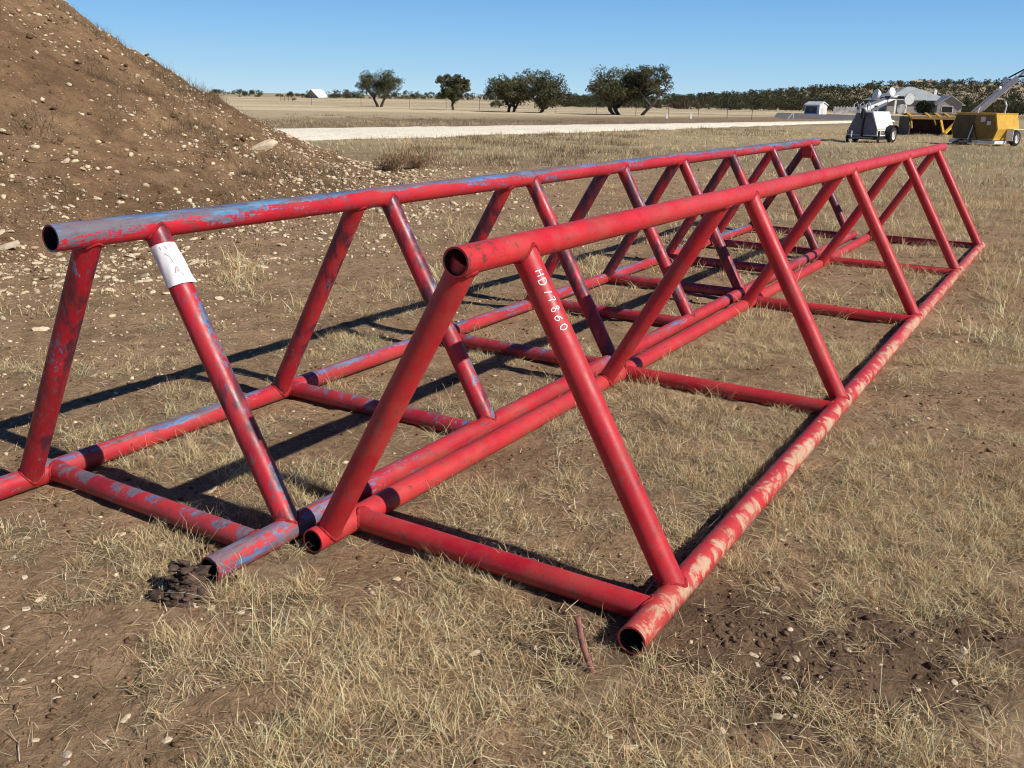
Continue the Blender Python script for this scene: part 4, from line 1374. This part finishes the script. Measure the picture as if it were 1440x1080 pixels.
b = MB(); b.box((-.05, -1.9, .18), (.05, -.80, .26)); b.bar((-.5, -.8, .22), (0, -1.6, .22), .06, .06); b.bar((.5, -.8, .22), (0, -1.6, .22), .06, .06); b.build('tongue', M['black'], lt)
b = MB(); b.sweep([(0, -1.75, .02), (0, -1.75, .5)], .03, 8); b.sweep([(0, -1.75, 0), (0, -1.75, .02)], .07, 8); b.build('jack', M['galv'], lt)
for s in (-1, 1):
    wheel(lt, (s * .80, .35, .33), .33, .2, (1, 0, 0))
    b = MB(); pts = [(s * .80, .35 + .43 * math.cos(a), .33 + .40 * math.sin(a)) for a in np.linspace(.1, 3.04, 12)]
    for p, q in zip(pts[:-1], pts[1:]): b.bar(p, q, .26, .015, (1, 0, 0)) if False else b.bar(p, q, .015, .26, (1, 0, 0))
    b.build('fender', M['black'], lt)
    b = MB(); b.box((s * .68 - .04, -.7, .0), (s * .68 + .04, -.62, .5)); b.box((s * .68 - .1, -.76, -.01), (s * .68 + .1, -.56, .02)); b.build('outrigger', M['black'], lt)
b = MB(); b.bar((-.12, -1.05, 1.28), (.02, 2.2, 1.92), .14, .14); b.build('mast', M['galv'], lt)
b = MB(); b.bar((-.12, -1.15, 1.40), (-.02, 1.3, 1.86), .09, .09); b.bar((.1, -.4, 1.3), (.1, 1.0, 1.62), .07, .09); b.build('mast_section', M['shade_grey'], lt)
b = MB(); b.box((-.09, .1, 1.27), (.09, .22, 1.52)); b.box((-.05, -1.0, 1.0), (.05, -.9, 1.4)); b.build('mast_support', M['black'], lt)
b = MB(); b.bar((-.75, 1.25, 1.84), (.75, 1.25, 1.84), .06, .06); b.bar((-.5, 2.1, 1.9), (.6, 2.1, 1.9), .06, .06); b.build('lamp_bar', M['black'], lt)
lamp(lt, (-.42, .95, 1.98), (-.55, -.75, .25), .25); lamp(lt, (.20, 1.2, 2.10), (.9, -.3, .2), .2); lamp(lt, (.62, 2.1, 1.82), (.8, -.5, -.1), .26); lamp(lt, (.70, 1.2, 1.40), (.75, -.4, -.5), .2)
for i in range(5):
    b = MB(); y0 = -.75 + .05 * i; x0 = -.45 + .11 * i
    b.sweep([(x0, y0, 1.28), (x0 - .05, y0 - .05, 1.55), (x0 + .04, y0 + .03, 1.66), (x0 + .10, y0 + .08, 1.5), (x0 + .09, y0 + .1, 1.29)], .02, 6); b.build('cable_loop', M['black'] if i % 2 else M['galv'], lt)

# --- yellow tower: long side faces the camera, lit end to the right
py_ = at(1381, 204)
yt = empty('light_tower', (py_.x, py_.y, 0), R(-54), 'yellow trailer mounted light tower with raised galvanised mast', 'light tower')
prof = [(-.86, .24), (.86, .24), (1.0, .68), (.84, 1.27), (-.84, 1.27), (-1.0, .68)]
prism(prof, -.85, .9).build('body', M['yellow'], yt, bevel=.012)
b = prism([(.03, .28), (.83, .28), (.96, .68), (.81, 1.22), (.03, 1.22)], -.872, -.845); b.build('door', M['yellow_shaded'], yt)
b = prism([(-.83, .28), (-.0, .28), (-.0, 1.22), (-.81, 1.22), (-.96, .68)], -.872, -.845); b.build('door', M['olive_shaded'], yt)
b = MB(); b.box((-.85, -.88, 1.273), (.85, .92, 1.31)); b.build('lid', M['yellow'], yt)
b = MB(); b.box((.24, -.884, .96), (.44, -.874, 1.16)); b.build('sticker', M['sticker'], yt)
b = MB(); b.box((.52, -.884, .84), (.68, -.874, .99)); b.build('sticker', M['sticker'], yt)
b = MB(); b.box((-.95, -.95, .10), (1.0, .95, .22)); b.build('chassis', M['galv'], yt)
b = MB(); b.box((-.05, -2.0, .13), (.05, -.95, .21)); b.build('tongue', M['black'], yt)
b = MB(); b.sweep([(-.75, -1.0, .05), (-.4, -1.0, .20), (-.15, -1.0, .08)], .06, 7); b.build('outrigger', M['black'], yt)
for s_ in (-1, 1):
    wheel(yt, (s_ * 1.15, .35, .32), .32, .2, (1, 0, 0))
    b = MB(); b.box((s_ * 1.15 - .14, -.1, .67), (s_ * 1.15 + .14, .8, .70)); b.box((s_ * 1.15 - .14, -.13, .22), (s_ * 1.15 + .14, -.10, .69)); b.build('fender', M['galv'], yt)
b = MB(); b.bar((-.42, -.45, 1.10), (.98, .1, 2.72), .24, .20); b.build('mast', M['galv'], yt)
b = MB(); b.bar((-.48, -.5, 1.26), (.68, -.02, 2.58), .07, .07); b.bar((-.10, -.2, 1.42), (1.14, .2, 2.95), .09, .09); b.build('mast_section', M['galv'], yt)
b = MB()
for i in range(11):
    p = Vector((-.38, -.45, 1.15)).lerp(Vector((.96, .08, 2.70)), i / 10); b.bar(p, p + Vector((-.09, -.02, .12)), .02, .02)
b.build('mast_rungs', M['galv'], yt)
b = MB(); b.sweep([(-.15, -1.0, .1), (.02, -.7, 1.55)], .026, 8); b.build('prop', M['galv'], yt)
b = MB(); b.sweep([(.70, .05, 1.30), (.73, .05, 1.62), (.60, .05, 1.86), (.32, .0, 1.88)], .03, 8); b.build('cradle', M['galv'], yt)
b = MB(); b.sweep([(.22, -.93, .24), (-.03, -.91, .85)], .02, 6); b.build('stay', M['black'], yt)
b = MB(); b.bar((1.0, .1, 2.74), (2.1, .35, 2.90), .09, .07); b.bar((.45, .0, 2.60), (1.30, .05, 3.08), .05, .05); b.bar((1.68, .3, 2.76), (1.58, .3, 3.15), .06, .06); b.build('lamp_bar', M['black'], yt)
lamp(yt, (.58, -.12, 2.62), (-.2, -.9, .3), .13); lamp(yt, (.42, -.2, 2.30), (-.8, -.5, .2), .12); lamp(yt, (1.56, .25, 2.60), (.2, -.8, -.5), .18); lamp(yt, (1.95, .3, 2.68), (.3, -.8, -.4), .18)

# --- yellow drag scraper between the towers
ps = at(1318, 190)
sc = empty('box_scraper', (ps.x, ps.y, 0), R(3), 'yellow steel box scraper with open top frame and tongue between the light towers', 'farm implement')
Wd = 3.5
b = MB(); b.box((-Wd / 2, .9, .05), (Wd / 2, .96, .85)); b.box((-Wd / 2, .75, .02), (Wd / 2, .9, .12)); b.build('blade', simple('shade_brown_blade', (0.045, 0.02, 0.012), .7, var=.3), sc)  # blade coloured dark to paint in the shade inside the box
for s in (-1, 1):
    b = prism([(0, .03), (1.3, .03), (1.3, .95), (.25, .95), (0, .5)], -.03, .03)
    b.v = [(s * (Wd / 2 + .03) + y, x - .35, z) for (x, y, z) in b.v]
    b.build('end_plate', M['olive_shaded'], sc)
    b = MB(); b.bar((s * (Wd / 2 - .1), -.3, .35), (s * (Wd / 2 - .06), -.2, .8), .06, .09); b.build('end_brace', M['yellow'], sc)
b = MB(); b.bar((-Wd / 2, -.3, .88), (Wd / 2, -.3, .88), .1, .1); b.build('front_beam', M['yellow_shaded'], sc)
b = MB(); b.bar((-Wd / 2, .86, 1.07), (Wd / 2, .86, 1.07), .1, .1); b.build('rear_beam', M['yellow_shaded'], sc)
b = MB(); b.box((-Wd / 2 + .02, -.25, .97), (Wd / 2 - .02, .84, .985)); b.build('added_shade_plate', M['yellow_shaded'], sc)  # plate added to keep the sun off the blade
for x in (-1.6, -.55, .0, .55, 1.35):
    b = MB(); b.bar((x - .12, -.28, .95), (x + .12, .83, 1.14), .15, .06); b.build('cross_bar', M['yellow'], sc)
b = MB(); b.bar((-.15, -.95, .12), (-.1, -.35, .78), .11, .11); b.build('tongue', M['yellow'], sc)
b = MB(); b.bar((-.12, -.98, .12), (.75, -.38, .70), .13, .13); b.build('drawbar', M['yellow'], sc)
b = MB(); b.bar((-.5, -.34, .84), (-.3, -.3, .5), .07, .07); b.bar((.7, -.36, .84), (1.0, -.36, .66), .07, .07); b.build('hitch_bracket', M['yellow_shaded'], sc)

# ------------------------------------------------------------------ near odds and ends
M['rust_rod'] = simple('rusty_rod', (0.30, 0.13, 0.10), .9, var=.4, scale=30, bump=.5)
p0 = at(836, 946); b = MB()
p1 = Vector((-.055, .06, .155))
pts = [Vector((0, 0, -.03)).lerp(p1, t) + Vector((.0025 * math.sin(t * 8), 0, 0)) for t in np.linspace(0, 1, 14)]
b.sweep(pts, [.0085 + .0016 * (i % 2) for i in range(14)], 10)
o = b.build('steel_rod', M['rust_rod'], None, True, 60, loc=(p0.x, p0.y, float(ground_h(np.array([p0.x]), np.array([p0.y]))[0])))
tag(o, 'short rusty reddish steel rod sticking out of the grass by the open pipe end', 'rod')

# dark broken clods by the other rack's near end
M['clod'] = simple('dark_clod', (0.105, 0.066, 0.046), .95, var=.55, scale=16, bump=.9)
M['clod2'] = simple('brown_clod', (0.15, 0.09, 0.05), .95, var=.3, scale=14, bump=.9)
def clod(px, py, sz, mat, lab, seed, n=26, tall=.6):
    p = at(px, py); rg = np.random.default_rng(seed)
    x = np.clip(rg.normal(size=n) * .34, -.6, .6) * sz; y = np.clip(rg.normal(size=n) * .34, -.6, .6) * sz
    s = sz * rg.uniform(.04, .13, n) * np.where(rg.random(n) < .14, 2.4, 1.0)
    z = np.maximum(0, sz * tall * .7 * np.exp(-(x ** 2 + y ** 2) / (sz * .5) ** 2) * rg.random(n))
    tm = stone_template(500 + seed, 2); tv = np.array([v.co[:] for v in tm.vertices]) * [.8, 1.1, 1.5]; tf = np.array([list(p.vertices) for p in tm.polygons]); bpy.data.meshes.remove(tm)
    V, Fc, C = scatter_np(tv, tf, x, y, z, s, np.ones((n, 3)), seed, 0.12)
    # the crumbling heart of the clod that the lumps sit in
    nl_, na_ = 9, 22; hv = []; hf = []
    for i in range(nl_):
        t_ = i / (nl_ - 1); rr = sz * .70 * math.cos(t_ * 1.45)
        for j in range(na_):
            a_ = 6.2832 * j / na_; k_ = 1 + .38 * (float(fbm(np.array([math.cos(a_) * 2.2 + seed]), np.array([math.sin(a_) * 2.2 + t_ * 4]), 9, 3)[0]) - .5) * 2
            hv.append((rr * k_ * math.cos(a_), rr * k_ * math.sin(a_), -.02 + (sz * tall * .24 + .02) * math.sin(t_ * 1.57) * (.75 + .5 * k_ * .5)))
    for i in range(nl_ - 1):
        for j in range(na_):
            j2 = (j + 1) % na_; A_, B_, C_, D_ = i * na_ + j, i * na_ + j2, (i + 1) * na_ + j2, (i + 1) * na_ + j
            hf += [[A_, B_, C_], [A_, C_, D_]]
    Fc = np.concatenate([Fc, np.array(hf) + len(V)]); V = np.concatenate([V, np.array(hv)])
    o = link('soil_clod', mesh_np('soil_clod', V, None, Fc), mat, None, (p.x, p.y, float(ground_h(np.array([p.x]), np.array([p.y]))[0])))
    tag(o, lab, 'soil clod')
clod(262, 832, .12, M['clod'], 'broken dark soil clod in front of the open blue-grey pipe end', 3, 190, 1.5)
clod(292, 778, .07, M['clod2'], 'lighter brown soil clod behind the open blue-grey pipe end', 4, 22, .9)
clod(338, 812, .05, M['clod2'], 'small tan soil clod leaning against the near pipe end of the worn rack', 5, 14, .8)

# ------------------------------------------------------------------ camera, light, sky
cam = bpy.data.cameras.new('camera'); co = bpy.data.objects.new('camera', cam); col.objects.link(co)
cam.sensor_fit = 'HORIZONTAL'; cam.sensor_width = 36; cam.lens = F_PX / 1440 * 36
cam.clip_start = 0.05; cam.clip_end = 9000
Mx = Matrix.Translation((0, 0, CAM_H)) @ Matrix.Rotation(math.pi / 2 - PITCH, 4, 'X') @ Matrix.Rotation(ROLL, 4, 'Z')
co.matrix_world = Mx
scene.camera = co

AZ, EL = R(122.1), R(38)
sv = Vector((math.sin(AZ) * math.cos(EL), math.cos(AZ) * math.cos(EL), math.sin(EL)))
sun = bpy.data.lights.new('sun', 'SUN'); so = bpy.data.objects.new('sun', sun); col.objects.link(so)
sun.energy = 5.0; sun.angle = R(0.5); sun.color = (1.0, 0.945, 0.87)
so.rotation_euler = sv.to_track_quat('Z', 'Y').to_euler(); so.location = (20, -10, 30)

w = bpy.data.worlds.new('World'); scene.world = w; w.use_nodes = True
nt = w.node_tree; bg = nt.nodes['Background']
sky = nt.nodes.new('ShaderNodeTexSky'); sky.sky_type = 'NISHITA'; sky.sun_disc = False
sky.sun_elevation = EL; sky.sun_rotation = AZ
sky.air_density = 1.0; sky.dust_density = 0.0; sky.ozone_density = 6.0; sky.altitude = 900
# clear dry-air sky: the physical sky blended with a cleaner blue that deepens quickly above the horizon
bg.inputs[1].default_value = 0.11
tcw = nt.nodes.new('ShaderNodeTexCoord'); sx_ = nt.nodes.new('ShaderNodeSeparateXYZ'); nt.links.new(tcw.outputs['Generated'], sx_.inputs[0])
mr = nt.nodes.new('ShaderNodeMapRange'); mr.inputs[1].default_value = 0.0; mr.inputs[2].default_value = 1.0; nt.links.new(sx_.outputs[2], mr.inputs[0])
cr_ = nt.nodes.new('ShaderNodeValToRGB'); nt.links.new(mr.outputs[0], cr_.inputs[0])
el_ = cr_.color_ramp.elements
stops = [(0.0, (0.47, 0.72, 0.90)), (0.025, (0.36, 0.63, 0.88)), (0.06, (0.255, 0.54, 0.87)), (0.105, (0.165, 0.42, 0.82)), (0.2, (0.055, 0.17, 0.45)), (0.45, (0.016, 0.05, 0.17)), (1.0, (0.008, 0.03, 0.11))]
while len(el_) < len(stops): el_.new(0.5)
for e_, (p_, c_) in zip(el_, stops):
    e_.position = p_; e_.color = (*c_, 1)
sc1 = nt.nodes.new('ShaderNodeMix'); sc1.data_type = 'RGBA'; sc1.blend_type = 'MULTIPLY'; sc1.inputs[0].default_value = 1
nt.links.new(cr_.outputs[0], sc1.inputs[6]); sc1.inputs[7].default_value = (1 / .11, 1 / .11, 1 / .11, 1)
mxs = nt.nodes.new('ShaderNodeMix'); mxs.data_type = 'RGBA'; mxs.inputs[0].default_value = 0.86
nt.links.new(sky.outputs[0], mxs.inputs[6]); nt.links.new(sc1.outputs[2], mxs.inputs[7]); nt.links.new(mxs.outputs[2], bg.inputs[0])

scene.render.engine = 'CYCLES'
scene.cycles.max_bounces = 4; scene.cycles.diffuse_bounces = 2; scene.cycles.glossy_bounces = 2; scene.cycles.transmission_bounces = 2
scene.cycles.filter_width = 1.05
scene.cycles.use_adaptive_sampling = True; scene.cycles.adaptive_threshold = 0.02
scene.view_settings.view_transform = 'Standard'; scene.view_settings.look = 'None'; scene.view_settings.exposure = 0
